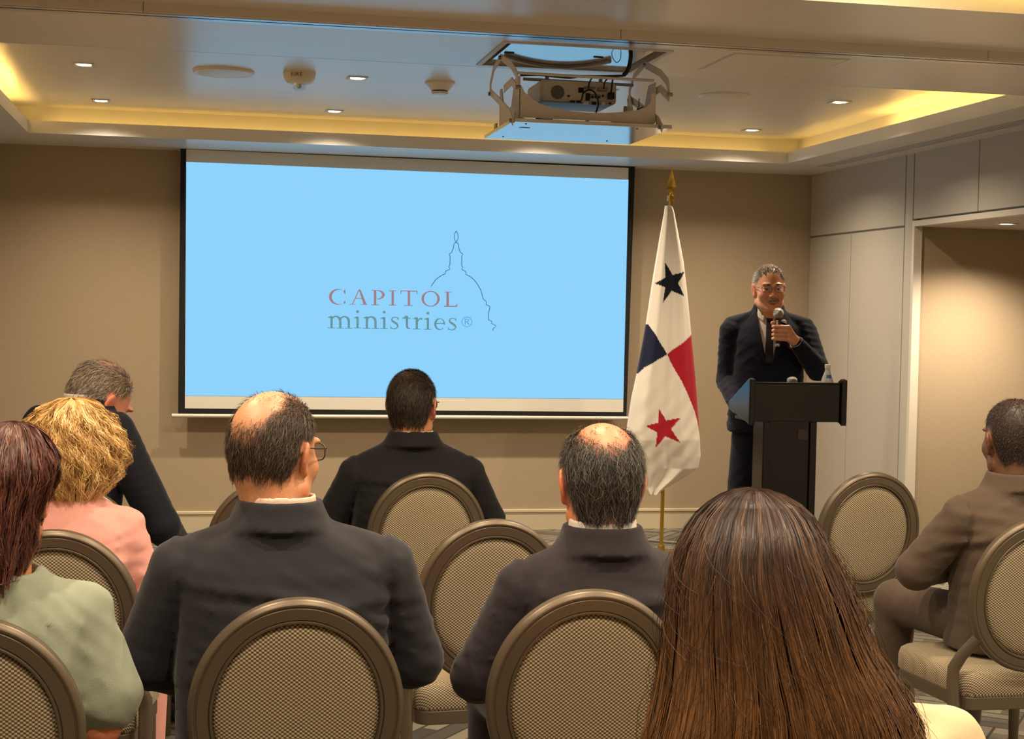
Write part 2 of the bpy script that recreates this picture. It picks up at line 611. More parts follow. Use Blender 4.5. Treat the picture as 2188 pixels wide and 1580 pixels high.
led('warm light strip behind the tray lip along the screen wall', (CX0 + 0.1, CY1 + 0.05, zl), (CX1 - 0.1, CY1 + 0.065, zl + 0.012), COVE_FAR)
led('warm light strip behind the tray lip along the panelled wall', (CX1 + 0.05, CY0 + 0.05, zl), (CX1 + 0.065, CY1 - 1.3, zl + 0.012), COVE_SIDE * 0.9)
led('warm light strip behind the tray lip along the plain side wall', (CX0 - 0.065, CY0 + 0.05, zl), (CX0 - 0.05, CY1 - 0.2, zl + 0.012), COVE_SIDE)
# second, weaker length by the screen end of the panelled side
led('short warm light strip behind the tray lip by the far corner', (CX1 + 0.05, CY1 - 1.2, zl), (CX1 + 0.065, CY1 + 0.02, zl + 0.012), COVE_FAR * 1.2)

# access panel in the lower ceiling, right of the projector
ap = MB()
ax0, ax1, ay0, ay1 = 2.03, 2.49, 5.74, 6.15
ap.box((ax0, ay0, ZC - 0.003), (ax1, ay1, ZC + 0.01))
ap.build('access_panel', M['ceiling'], ceiling, bevel=0.001)
for q in (((ax0 - 0.012, ay0 - 0.012), (ax1 + 0.012, ay0 - 0.004)), ((ax0 - 0.012, ay1 + 0.004), (ax1 + 0.012, ay1 + 0.012)),
          ((ax0 - 0.012, ay0 - 0.004), (ax0 - 0.004, ay1 + 0.004)), ((ax1 + 0.004, ay0 - 0.004), (ax1 + 0.012, ay1 + 0.004))):
    box('access_panel_frame', (q[0][0], q[0][1], ZC - 0.0015), (q[1][0], q[1][1], ZC + 0.01), M['frame_white'], ceiling)

# slot diffuser beside the panelled wall
sd = empty('slot_diffuser', (SX0, SY1, ZC))
sw, sl_ = SX1 - SX0, SY0 - SY1
for k in range(4):
    xx = k * (sw - 0.010) / 3
    box('blade', (xx, sl_, -0.003), (xx + 0.010, 0.0, 0.028), M['frame_white'], sd)
pl = MB()
pl.box((-0.006, sl_, 0.03), (0.0, 0.0, 0.14))
pl.box((sw, sl_, 0.03), (sw + 0.006, 0.0, 0.14))
pl.box((-0.006, sl_, 0.14), (sw + 0.006, 0.0, 0.146))
pl.box((-0.006, 0.0, 0.03), (sw + 0.006, 0.006, 0.146))
pl.build('plenum', M['grey_metal'], sd)
tag(sd, 'long linear air diffuser in the ceiling edge above the grey panels', 'air vent')

# ---- partition track and the near bay
tr = empty('partition_track', (0, YT, ZC))
box('track_rail', (XL, -0.02, -0.004), (XR, 0.012, 0.05), M['aluminium'], tr)
box('track_rail', (XL, 0.026, -0.004), (XR, 0.0695, 0.05), M['aluminium'], tr)
box('track_slot', (XL, 0.012, 0.044), (XR, 0.026, 0.05), M['aluminium'], tr)
tag(tr, 'aluminium sliding partition track running across the ceiling', 'track')
tb = empty('trim_1', (0, YT - 0.02, ZC))
tb['kind'] = 'structure'
tb['label'] = 'cream trim board along the partition track'
for a, b_ in ((XL, -0.2), (-0.198, 1.52), (1.522, 3.0), (3.002, XR)):
    box('board', (a, -0.016, -0.002), (b_, 0.0, ZN - ZC + 0.01), M['frame_white'], tb, bevel=0.001)

cn = MB()
cn.box((XL, NY1 + 0.006, ZN), (XR, YT - 0.034, ZN + 0.03))
cn.box((XL, NY0 - 0.006, ZN), (CX0 - 0.006, NY1 + 0.006, ZN + 0.03))
cn.box((CX1 + 0.006, NY0 - 0.006, ZN), (XR, NY1 + 0.006, ZN + 0.03))
cn.box((XL, YB, ZN), (XR, NY0 - 0.006, ZN + 0.03))
ceiling_near = structure(cn.build('ceiling_near', M['ceiling']), 'ceiling above the audience')
cw = MB()
cw.box((CX0 - 0.03, NY1, ZN - 0.0004), (CX1 + 0.03, NY1 + 0.03, 2.86))
cw.box((CX0 - 0.03, NY0 - 0.03, ZN - 0.0004), (CX1 + 0.03, NY0, 2.86))
cw.box((CX0 - 0.03, NY0, ZN - 0.0004), (CX0, NY1, 2.86))
cw.box((CX1, NY0, ZN - 0.0004), (CX1 + 0.03, NY1, 2.86))
cw.build('tray_wall', M['ceiling'], ceiling_near)
box('raised_ceiling', (CX0 - 0.03, NY0 - 0.03, 2.84), (CX1 + 0.03, NY1 + 0.03, 2.88), M['ceiling'], ceiling_near)
led('warm light strip high on the far side of the tray above the audience', (CX0 + 0.1, NY1 - 0.055, 2.665), (CX1 - 0.02, NY1 - 0.035, 2.68), COVE_NEAR, '_offscreen')
structure(box('ceiling_slab', (XL - 0.1, YB - 0.1, 3.1), (XR + 2.0, YW + 0.1, 3.2), M['ceiling']), 'slab above the ceiling')


# ---- downlights
def make_downlight(power, cone, end=''):
    d = empty('downlight' + end)
    t = MB()
    w, i = 0.052, 0.040
    for a, b_ in (((-w, -w), (w, -i)), ((-w, i), (w, w)), ((-w, -i), (-i, i)), ((i, -i), (w, i))):
        t.box((a[0], a[1], -0.005), (b_[0], b_[1], 0.002))
    t.build('trim_ring', M['frame_white'], d)
    r = MB().lathe([(0.036, -0.0035), (0.033, -0.001), (0.028, 0.0), (0.001, 0.0)], 24)
    r.build('lens', M['lens_emit'], d, smooth=40)
    k = MB()
    k.box((-i, -i, -0.001), (i, i, 0.001))
    k.build('reflector_plate', M['steel'], d)
    s = spot((0, 0, -0.02), power, cone, 1.0, 0.03, parent=d, name='downlight_lamp' + end)
    return d


dl = make_downlight(DOWNLIGHT_FAR, 142)
DLN = {}
for x_, c_ in ((-0.57, 'beside the plain side wall'), (0.79, 'between fire strobe and smoke detector column'), (2.12, 'behind the projector lift'), (3.44, 'beside the panelled wall')):
    DLN[(x_, 8.01)] = 'small square tray downlight %s, row level with the loudspeakers' % c_
    DLN[(x_, 9.385)] = 'small square tray downlight %s, row along the screen wall' % c_
for x in (-0.57, 0.79, 2.12, 3.44):
    for y in (8.01, 9.385):
        d = dl if (x, y) == (-0.57, 8.01) else copy_tree(dl)
        d.location = (x, y, ZU)
        tag(d, DLN[(x, y)], 'downlight', 'downlights in the tray ceiling by the screen')
dn = make_downlight(DOWNLIGHT_NEAR, 155, '_offscreen')
tag(dn, 'small square recessed downlight in the ceiling above the audience', 'downlight', 'downlights above the audience')
first = True
for x in (-0.57, 0.79, 2.12, 3.44):
    for y in (4.3, 2.9, 1.5):
        d = dn if first else copy_tree(dn)
        d.location = (x, y, 2.84)
        first = False
da = make_downlight(DOWNLIGHT_ALCOVE, 140)
pa = at(2150, 478, Z=ALZ)
da.location = (pa[0], pa[1], ALZ)
tag(da, 'small recessed downlight in the ceiling of the side alcove', 'downlight')

# ---- ceiling speakers, fire strobe, smoke detector
for px_, py_, rad, lab in ((478, 152, 0.155, 'round white ceiling loudspeaker beside the fire strobe'), (1548, 204, 0.14, 'round ceiling loudspeaker between projector and panelled wall')):
    p = at(px_, py_, Z=ZU)
    s = empty('ceiling_speaker', p)
    MB().lathe([(rad, 0.0), (rad, -0.006), (rad - 0.008, -0.014), (rad - 0.022, -0.012)], 40).build('rim', M['white_plastic'], s, smooth=40)
    MB().lathe([(rad - 0.022, -0.011), (rad - 0.05, -0.016), (0.03, -0.02), (0.001, -0.02)], 40).build('grille', M['white_metal'], s, smooth=40)
    tag(s, lab, 'loudspeaker')
p = at(640, 156, Z=ZU)
fs = empty('fire_strobe', p)
fs.rotation_euler = (0, 0, math.radians(4))
MB().lathe([(0.082, 0.0), (0.082, -0.008), (0.078, -0.03), (0.066, -0.048), (0.05, -0.056), (0.001, -0.058)], 36).build('housing', M['white_plastic'], fs, smooth=50)
MB().lathe([(0.034, -0.05), (0.034, -0.07), (0.03, -0.082), (0.018, -0.09), (0.001, -0.092)], 24).build('strobe_lens', M['lens'], fs, smooth=50)
MB().lathe([(0.012, -0.055), (0.012, -0.072), (0.008, -0.078), (0.001, -0.079)], 16).build('flash_tube', M['steel'], fs, smooth=50)
tc_ = bpy.data.curves.new('lettering', 'FONT')
tc_.body = 'FIRE'
tc_.size = 0.027
tc_.space_character = 1.25
tc_.extrude = 0.0006
tc_.align_x = 'CENTER'
to = bpy.data.objects.new('lettering', tc_)
tm = to.to_mesh()
vs = np.array([v.co[:] for v in tm.vertices])
fcs = [tuple(f.vertices) for f in tm.polygons]
to.to_mesh_clear()
bpy.data.objects.remove(to)
lt = MB()
out = []
for x, y, z in vs:            # wrap the word round the housing's drum
    a = (x - 0.026) / 0.0815
    rr = 0.0815 + z + (0 if y > 0.01 else 0.0)
    zz = -0.026 + y * 0.95
    rr = np.interp(-zz, [0.0, 0.008, 0.03, 0.048], [0.0822, 0.0822, 0.0786, 0.067]) + z + 0.0006
    out.append((math.sin(a) * rr, -math.cos(a) * rr, zz))
lt.add(out, fcs).build('lettering', mat('red_lettering', srgb(150, 40, 30), 0.5), fs)
tag(fs, 'round white fire alarm strobe with red FIRE lettering on the ceiling', 'fire alarm')
p = at(940, 176, Z=ZU)
sm = empty('smoke_detector', p)
MB().lathe([(0.078, 0.0), (0.078, -0.01), (0.07, -0.014), (0.05, -0.04), (0.044, -0.044)], 36).build('base', M['white_plastic'], sm, smooth=50)
MB().lathe([(0.042, -0.044), (0.042, -0.05)], 36).build('sensor_slot', M['black'], sm, smooth=50)
MB().lathe([(0.044, -0.05), (0.044, -0.056), (0.04, -0.062), (0.001, -0.064)], 36).build('cap', M['white_plastic'], sm, smooth=50)
tag(sm, 'white conical smoke detector on the raised ceiling', 'smoke detector')

# ================================================================== PROJECTION SCREEN
YS = 10.30
scr = empty('projection_screen', (at(870, 600, Y=YS)[0], YS, 0))
SO = np.array([at(870, 600, Y=YS)[0], YS, 0.0])


def sp(x, y, d=0.0):
    """photo pixel on the screen plane, d metres in front of it"""
    return at(x, y, Y=YS - d) - SO


def sheet(poly, d, t=0.002):
    return MB().prism([sp(x, y, d) for x, y in poly], (0, t, 0))


sheet([(386, 315), (1357, 356), (1338.5, 890), (380.5, 884)], 0.0, 0.004).build('masking_border', M['black_cloth'], scr)
sheet([(398, 319), (1343, 359), (1331.5, 881), (395, 873)], 0.0015).build('screen_fabric', M['screen_white'], scr)
pic = sheet([(398, 346), (1343, 384.5), (1332, 853), (396, 846)], 0.003, 0.001).build('projected_picture', emit('projected_blue', srgb(143, 211, 252), SCREEN_GLOW), scr)
bar = MB().tube([sp(367, 888.5, 0.0), sp(1341, 894, 0.0)], 0.0125, 14)
bar.build('weight_bar', M['white_metal'], scr, smooth=50)
tag(scr, 'wide pull down projection screen showing a pale blue slide with a dome logo', 'projection screen')

# ---- slide lettering, drawn letter by letter in the crop's own pixels (crop scale 4.558, origin 640,460)
KS = 2188.0 / 480.0


def cp(x, y):
    return (640 + x / KS, 460 + y / KS)


class Ink:
    def __init__(s):
        s.mb = MB()

    def poly(s, pts):
        s.mb.add([sp(*cp(*p), 0.0045) for p in pts], [tuple(range(len(pts)))])

    def rect(s, x0, y0, x1, y1, skew=0.017):
        m = (x0 + x1) / 2
        s.poly([(x0, y0 + (x0 - m) * skew), (x1, y0 + (x1 - m) * skew), (x1, y1 + (x1 - m) * skew), (x0, y1 + (x0 - m) * skew)])

    def stroke(s, pts, w, closed=False):
        pts = [np.array(p, float) for p in pts]
        n = len(pts)
        ws = w if hasattr(w, '__len__') else [w] * n
        L, R = [], []
        for i in range(n):
            a = pts[(i - 1) % n] if (closed or i) else pts[0]
            b = pts[(i + 1) % n] if (closed or i < n - 1) else pts[-1]
            t = b - a
            t /= np.linalg.norm(t) + 1e-9
            nn = np.array([-t[1], t[0]]) * ws[i] / 2
            L.append(pts[i] + nn)
            R.append(pts[i] - nn)
        for i in range(n if closed else n - 1):
            j = (i + 1) % n
            s.poly([L[i], L[j], R[j], R[i]])

    def ring(s, cx, cy, rx, ry, ix, iy, irx, iry, a0=0, a1=360, n=40):
        o, q = [], []
        for k in range(n + 1):
            a = math.radians(a0 + (a1 - a0) * k / n)
            o.append((cx + rx * math.cos(a), cy - ry * math.sin(a)))
            q.append((ix + irx * math.cos(a), iy - iry * math.sin(a)))
        for k in range(n):
            s.poly([o[k], o[k + 1], q[k + 1], q[k]])

    def dot(s, x, y, r):
        s.poly([(x + r * math.cos(2 * math.pi * k / 18), y + r * math.sin(2 * math.pi * k / 18)) for k in range(18)])

    def build(s, name, m):
        return s.mb.build(name, m, scr)


red = emit('slide_red_ink', srgb(160, 126, 132), SCREEN_GLOW)
teal = emit('slide_teal_ink', srgb(104, 148, 156), SCREEN_GLOW)
line = emit('slide_outline_ink', srgb(70, 122, 150), SCREEN_GLOW)
ring_blue = emit('slide_mark_ink', srgb(82, 160, 210), SCREEN_GLOW)
# C
i = Ink()
i.ring(375, 796, 88, 77, 390, 796, 76, 70, 42, 318)
i.poly([(436, 728), (447, 732), (447, 770), (438, 766), (428, 746)])
i.poly([(436, 866), (447, 858), (447, 832), (440, 836), (428, 850)])
i.build('letter', red)
# A
i = Ink()
i.stroke([(582, 724), (516, 866)], 9)
i.poly([(578, 728), (592, 722), (654, 870), (624, 870)])
i.stroke([(545, 810), (618, 812)], 8)
i.rect(488, 865, 548, 871)
i.rect(598, 868, 665, 874)
i.build('letter', red)
# P
i = Ink()
i.rect(724, 733, 748, 876)
i.rect(697, 871, 773, 878)
i.rect(702, 730, 760, 737)
i.ring(757, 776, 73, 46, 752, 776, 52, 39, -90, 90, 24)
i.build('letter', red)
# I
i = Ink()
i.rect(896, 736, 919, 880)
i.rect(869, 874, 945, 881)
i.rect(869, 733, 945, 740)
i.build('letter', red)
# T
i = Ink()
i.rect(1054, 740, 1077, 882)
i.rect(1018, 877, 1101, 884)
i.rect(985, 735, 1148, 743)
i.poly([(985, 733), (994, 735), (990, 766), (981, 768)])
i.poly([(1139, 738), (1148, 738), (1149, 773), (1141, 771)])
i.build('letter', red)
# O
i = Ink()
i.ring(1277, 815, 89, 76, 1277, 815, 65, 68)
i.build('letter', red)
# L
i = Ink()
i.rect(1431, 750, 1455, 890)
i.rect(1412, 746, 1483, 753)
i.rect(1406, 883, 1532, 893)
i.poly([(1518, 882), (1543, 858), (1533, 894), (1506, 893)])
i.build('letter', red)


def stem(i, x, y0, y1, flag=True):
    i.rect(x - 11, y0, x + 11, y1)
    i.rect(x - 38, y1 - 4, x + 36, y1 + 3)
    if flag:
        i.poly([(x - 40, y0 + 6), (x - 5, y0 - 8), (x + 11, y0 - 4), (x + 11, y0 + 12), (x - 11, y0 + 14)])


def arch(i, xa, xb, y):
    m = (xa + xb) / 2
    i.ring(m, y + 42, (xb - xa) / 2 + 11, 48, m - 3, y + 44, (xb - xa) / 2 - 11, 36, 0, 165, 20)


i = Ink()
stem(i, 312, 990, 1100)
stem(i, 397, 1030, 1102, False)
stem(i, 480, 1030, 1103, False)
arch(i, 312, 397, 986)
arch(i, 397, 480, 988)
i.build('letter', teal)
for x, y, d in ((565, 1100, 941), (825, 1106, 946), (1250, 1113, 955)):
    i = Ink()
    stem(i, x, y - 106, y)
    i.dot(x, d, 14)
    i.build('letter', teal)
i = Ink()
stem(i, 656, 994, 1104)
stem(i, 740, 1034, 1105, False)
arch(i, 656, 740, 990)
i.build('letter', teal)
for dx, dy in ((0, 0), (563, 11)):
    i = Ink()
    pts = [(960, 1015), (956, 1002), (932, 993), (908, 998), (897, 1015), (905, 1033), (928, 1047), (950, 1062), (958, 1082), (946, 1101), (918, 1109), (893, 1101), (886, 1086)]
    wd = [5, 8, 8, 11, 15, 19, 21, 20, 16, 11, 8, 8, 5]
    i.stroke([(a + dx, b + dy) for a, b in pts], wd)
    i.poly([(952 + dx, 995 + dy), (964 + dx, 996 + dy), (963 + dx, 1024 + dy), (957 + dx, 1024 + dy)])
    i.poly([(884 + dx, 1080 + dy), (890 + dx, 1080 + dy), (896 + dx, 1106 + dy), (885 + dx, 1108 + dy)])
    i.build('letter', teal)
i = Ink()
i.rect(1035, 982, 1057, 1086)
i.rect(1003, 1000, 1081, 1009)
i.poly([(1004, 1002), (1040, 976), (1048, 1004)])
i.stroke([(1046, 1078), (1050, 1096), (1062, 1105), (1080, 1103)], [22, 20, 14, 7])
i.build('letter', teal)
i = Ink()
stem(i, 1142, 1002, 1110)
i.stroke([(1150, 1040), (1160, 1018), (1176, 1008), (1196, 1012)], [9, 12, 15, 20])
i.build('letter', teal)
i = Ink()
i.ring(1364, 1062, 53, 58, 1369, 1062, 36, 49, -8, 315, 40)
i.rect(1325, 1052, 1414, 1060)
i.rect(1396, 1046, 1415, 1060)
i.build('letter', teal)
i = Ink()
i.ring(1630, 1040, 52, 50, 1630, 1040, 46, 44)
i.rect(1610, 1012, 1617, 1066)
i.ring(1628, 1027, 22, 16, 1628, 1027, 15, 10, -90, 90, 14)
i.rect(1612, 1011, 1630, 1017)
i.rect(1612, 1037, 1630, 1043)
i.stroke([(1630, 1040), (1652, 1066)], 8)
i.build('registered_mark', ring_blue)
i = Ink()
left = [(1281, 693), (1300, 665), (1325, 632), (1355, 605), (1385, 586), (1418, 573), (1424, 545), (1466, 526), (1455, 503), (1465, 484), (1467, 400), (1458, 378), (1482, 363),
        (1487, 347), (1498, 322), (1503, 288), (1512, 272), (1526, 263)]
right = [(1526, 263), (1540, 272), (1549, 290), (1552, 322), (1563, 358), (1590, 379), (1581, 400), (1579, 485), (1589, 508), (1579, 527), (1618, 549), (1622, 578), (1660, 597), (1700, 630),
         (1735, 675), (1762, 725), (1778, 770), (1788, 817), (1818, 840), (1818, 874), (1846, 884), (1856, 900), (1844, 935), (1842, 1020), (1873, 1036), (1873, 1056), (1917, 1080), (1887, 1106), (1882, 1125)]
i.stroke(left, 8)
i.stroke(right, 8)
i.stroke([(1526, 153), (1513, 180), (1507, 213), (1513, 240), (1524, 264)], 7)
i.stroke([(1526, 153), (1540, 180), (1546, 213), (1540, 240), (1527, 264)], 7)
i.build('dome_outline', line)

# ================================================================== PROJECTOR LIFT
PK = 2188.0 / 460.0


def pp(x, y, **k):
    return at(1000 + x / PK, 60 + y / PK, **k)


lift = empty('projector_lift', (1.45, 6.04, ZC))
LO = np.array([1.45, 6.04, ZC])


def lq(x, y, **k):
    return pp(x, y, **k) - LO


# housing above the hatch and its rim
hb = MB()
zt = 2.70
hb.box((HX0 - 0.01 - LO[0], HY0 - 0.01 - LO[1], 0.03), (HX0 - LO[0], HY1 + 0.01 - LO[1], zt - ZC))
hb.box((HX1 - LO[0], HY0 - 0.01 - LO[1], 0.03), (HX1 + 0.01 - LO[0], HY1 + 0.01 - LO[1], zt - ZC))
hb.box((HX0 - LO[0], HY0 - 0.01 - LO[1], 0.03), (HX1 - LO[0], HY0 - LO[1], zt - ZC))
hb.box((HX0 - LO[0], HY1 - LO[1], 0.03), (HX1 - LO[0], HY1 + 0.01 - LO[1], zt - ZC))
hb.box((HX0 - 0.01 - LO[0], HY0 - 0.01 - LO[1], zt - ZC), (HX1 + 0.01 - LO[0], HY1 + 0.01 - LO[1], zt - ZC + 0.01))
hb.build('housing', M['gloss_white'], lift)
rim = MB()
w = 0.02
rim.box((HX0 - w - LO[0], HY0 - w - LO[1], -0.004), (HX0 - LO[0], HY1 + w - LO[1], 0.002))
rim.box((HX1 - LO[0], HY0 - w - LO[1], -0.004), (HX1 + w - LO[0], HY1 + w - LO[1], 0.002))
rim.box((HX0 - LO[0], HY0 - w - LO[1], -0.004), (HX1 - LO[0], HY0 - LO[1], 0.002))
rim.box((HX0 - LO[0], HY1 - LO[1], -0.004), (HX1 - LO[0], HY1 + w - LO[1], 0.002))
rim.build('hatch_rim', M['frame_white'], lift)
# upper carriage plate with a bowed stiffener
zp = 2.532
MB().box((HX0 + 0.03 - LO[0], HY0 + 0.06 - LO[1], zp - ZC), (HX1 - 0.03 - LO[0], HY1 - 0.02 - LO[1], zp - ZC + 0.004)).build('carriage_plate', M['gloss_white'], lift)
bow = []
for k in range(17):
    t = k / 16
    bx, by = 385 + (1440 - 385) * t, 285 + (335 - 285) * t + 78 * 4 * t * (1 - t)
    bow.append(lq(bx, by, Z=zp - 0.006))
MB().tube(bow, 0.010, 8).build('bowed_rib', M['grey_metal'], lift, smooth=50)
for a, b_ in (((370, 250), (470, 255)), ((1275, 296), (1375, 301))):
    MB().tube([lq(*a, Z=zp - 0.002), lq(*b_, Z=zp - 0.002)], 0.002, 6).build('plate_slot', M['black'], lift)

# scissor arms: flat bent bars in the two side planes
XA, XB = 1.150, 1.735


def arm(points, x, width=0.026):
    pts = [np.array([p[1], p[2]]) for p in points]
    n = len(pts)
    Lft, Rgt = [], []
    for k in range(n):
        a, b_ = pts[max(k - 1, 0)], pts[min(k + 1, n - 1)]
        t = b_ - a
        t /= np.linalg.norm(t)
        nn = np.array([-t[1], t[0]]) * width / 2
        Lft.append(pts[k] + nn)
        Rgt.append(pts[k] - nn)
    mb = MB()
    for k in range(n - 1):
        q = [Lft[k], Lft[k + 1], Rgt[k + 1], Rgt[k]]
        mb.prism([(x - LO[0], v[0] - LO[1], v[1] - LO[2]) for v in q], (0.004, 0, 0))
    return mb


arms = [[(330, 290), (255, 420), (225, 560), (220, 690)], [(340, 300), (440, 380), (490, 470), (500, 590)], [(222, 650), (330, 760), (420, 860), (452, 960)], [(360, 620), (440, 540), (505, 640)]]
for q, aw in zip(arms, (0.024, 0.028, 0.028, 0.03)):
    P_ = [pp(x, y, X=XA) for x, y in q]
    for x in (XA, XB):
        arm(P_, x, aw).build('scissor_arm', M['white_metal'], lift, bevel=0.001)
for q in ((225, 670), (330, 300), (440, 940), (505, 600)):
    P_ = pp(*q, X=XA)
    for x in (XA, XB):
        MB().lathe([(0.008, -0.008), (0.008, 0.012)], 12, (x - LO[0], P_[1] - LO[1], P_[2] - LO[2]), 'X').build('pivot_bolt', M['grey_metal'], lift, smooth=40)

# lower cage: curved front plate, back plate, side plates, rails
YF = 5.80
fp = [(523, 590), (523, 905), (1897, 972), (1902, 662), (1866, 660), (1858, 760), (1800, 812), (1700, 838), (1550, 855), (1380, 864), (1220, 860), (1050, 845), (880, 815), (740, 772), (640, 715), (575, 650), (548, 592)]
front = [lq(x, y, Y=YF) for x, y in fp]
MB().prism(front, (0, 0.003, 0)).build('cage_plate', M['white_metal'], lift)
MB().prism([np.array(p) + (0, 0.40, 0) for p in front], (0, 0.003, 0)).build('cage_plate', M['white_metal'], lift)
z_lo, z_hi = pp(523, 905, Y=YF)[2] - ZC, pp(523, 480, Y=YF)[2] - ZC
for xs in (pp(523, 700, Y=YF)[0] - LO[0], pp(1900, 800, Y=YF)[0] - LO[0]):
    sdp = [(xs, YF - LO[1], z_lo), (xs, YF - LO[1], z_hi), (xs, YF + 0.1 - LO[1], z_hi), (xs, YF + 0.16 - LO[1], z_lo + 0.06), (xs, YF + 0.30 - LO[1], z_lo + 0.06),
           (xs, YF + 0.36 - LO[1], z_hi), (xs, YF + 0.40 - LO[1], z_hi), (xs, YF + 0.40 - LO[1], z_lo)]
    MB().prism(sdp, (0.003, 0, 0)).build('side_plate', M['white_metal'], lift)
MB().tube([lq(505, 455, Y=YF), lq(1890, 535, Y=YF)], 0.0055, 8).build('top_rail', M['white_metal'], lift, smooth=50)
MB().tube([lq(560, 517, Y=6.02), lq(1680, 582, Y=6.02)], 0.006, 8).build('top_rail', M['grey_metal'], lift, smooth=50)
MB().tube([lq(560, 517, Y=6.02), lq(1680, 582, Y=6.02)], 0.006, 8)
# closing lid
zl_ = 2.222
la, lb = pp(430, 968, Z=zl_), pp(1970, 1062, Z=zl_)
lx0, lx1, ly0, ly1 = la[0], lb[0], 5.745, 6.345
lid = MB().box((lx0 - LO[0], ly0 - LO[1], zl_ - ZC), (lx1 - LO[0], ly1 - LO[1], zl_ - ZC + 0.014)).build('closing_lid', M['gloss_white'], lift, bevel=0.001)
for dx, dy in ((0.06, 0.05), (0.06, 0.5), (0.5, 0.5), (0.5, 0.05)):
    MB().lathe([(0.004, -0.002), (0.004, 0.001)], 10, (lx0 + dx - LO[0], ly0 + dy - LO[1], zl_ - ZC)).build('screw', M['black'], lid)
box('lid_mark', (lx0 + 0.06 - LO[0], ly0 + 0.16 - LO[1], zl_ - ZC - 0.001), (lx0 + 0.1 - LO[0], ly0 + 0.18 - LO[1], zl_ - ZC + 0.002), M['black'], lid)  # thin black rectangle on the lid's underside, nothing cut through
for xs in (lx0 + 0.02, lx1 - 0.03):
    for yy in (5.83, 6.2):
        MB().box((xs - 0.004 - LO[0], yy - 0.02 - LO[1], zl_ + 0.014 - ZC), (xs + 0.004 - LO[0], yy + 0.02 - LO[1], z_lo + 0.02)).build('lid_bracket', M['white_metal'], lift)
# cables of the lift
def cable(pts, r, Y, name='cable', parent=None):
    ctrl = [lq(x, y, Y=Y) for x, y in pts]
    out = []
    n = len(ctrl)
    for k in range(n - 1):
        p0, p1, p2, p3 = ctrl[max(k - 1, 0)], ctrl[k], ctrl[k + 1], ctrl[min(k + 2, n - 1)]
        for s in range(6):
            t = s / 6
            out.append(0.5 * ((2 * p1) + (-p0 + p2) * t + (2 * p0 - 5 * p1 + 4 * p2 - p3) * t * t + (-p0 + 3 * p1 - 3 * p2 + p3) * t ** 3))
    out.append(ctrl[-1])
    return MB().tube(out, r, 8).build(name, M['black'], parent or lift, smooth=60)


cable([(1650, 210), (1655, 280), (1640, 380), (1610, 450), (1580, 480)], 0.0085, 5.83)
cable([(530, 480), (700, 475), (860, 490), (1030, 505), (1150, 490), (1330, 490), (1580, 485)], 0.0045, 5.81)
cable([(1450, 200), (1470, 300), (1510, 350), (1550, 310), (1555, 205)], 0.0015, 5.95)
cable([(690, 915), (850, 960), (960, 970), (1100, 985), (1180, 960), (1240, 930)], 0.004, 6.0)
cable([(550, 675), (590, 715), (630, 755)], 0.002, 5.86)
cable([(1740, 720), (1735, 800), (1720, 830), (1780, 800)], 0.002, 5.95)
b0, b1 = lq(690, 912, Y=6.0), lq(865, 978, Y=6.0)
MB().box((b0[0], b0[1], zl_ - ZC + 0.014), (b1[0], b1[1] + 0.09, zl_ - ZC + 0.05)).build('power_supply', M['black'], lift, bevel=0.003)
tag(lift, 'white metal motorised scissor lift lowered from a ceiling hatch', 'projector lift')

# ---- the projector
YP = 5.93
pa_, pb_ = pp(738, 560, Y=YP), pp(1512, 800, Y=YP)
pj = empty('projector', ((pa_[0] + pb_[0]) / 2, YP, pb_[2]))
pw, ph = (pb_[0] - pa_[0]) / 2, pp(1120, 570, Y=YP)[2] - pp(1120, 800, Y=YP)[2]
PO = np.array(pj.location)
pm = mat('projector_shell', srgb(222, 217, 206), 0.45)
box('shell', (-pw, 0, 0.008), (pw, 0.26, ph + 0.006), pm, pj, bevel=0.014)


def jq(x, y, d=0.0):
    return pp(x, y, Y=YP - d) - PO


gc = jq(912, 652)
MB().lathe([(0.0, -0.0035), (0.026, -0.0035), (0.0275, 0.002)], 32, gc, 'Y').build('speaker_grille', mat('perforated_grille', srgb(160, 156, 148), 0.6, bump=1.0, bscale=700), pj, smooth=30)
for x0_, y0_, x1_, y1_, m_ in ((1122, 605, 1175, 660, 'black'), (1178, 592, 1292, 622, 'grey_metal'), (1195, 662, 1238, 740, 'black'), (1240, 670, 1345, 720, 'grey_metal'), (1040, 735, 1085, 762, 'black'),
                               (1100, 735, 1150, 765, 'black'), (1168, 748, 1225, 776, 'steel'), (1258, 748, 1302, 782, 'black'), (1352, 752, 1392, 778, 'steel'), (1015, 610, 1085, 650, 'white_plastic')):
    a, b_ = jq(x0_, y0_), jq(x1_, y1_)
    box('port', (a[0], -0.003, b_[2]), (b_[0], 0.004, a[2]), M[m_], pj)
for x_, y_ in ((1148, 638), (1215, 690), (1262, 702), (1296, 702), (1330, 702), (1370, 690), (1440, 768), (1022, 692)):
    MB().lathe([(0.0045, -0.006), (0.0045, 0.0)], 12, jq(x_, y_), 'Y').build('jack', M['black'], pj)
a, b_ = jq(1415, 660), jq(1472, 730)
box('power_plug', (a[0], -0.03, b_[2]), (b_[0], 0.0, a[2]), M['black'], pj, bevel=0.003)
a, b_ = jq(1312, 608), jq(1400, 648)
box('video_plug', (a[0], -0.03, b_[2]), (b_[0], 0.0, a[2]), M['grey_metal'], pj, bevel=0.003)


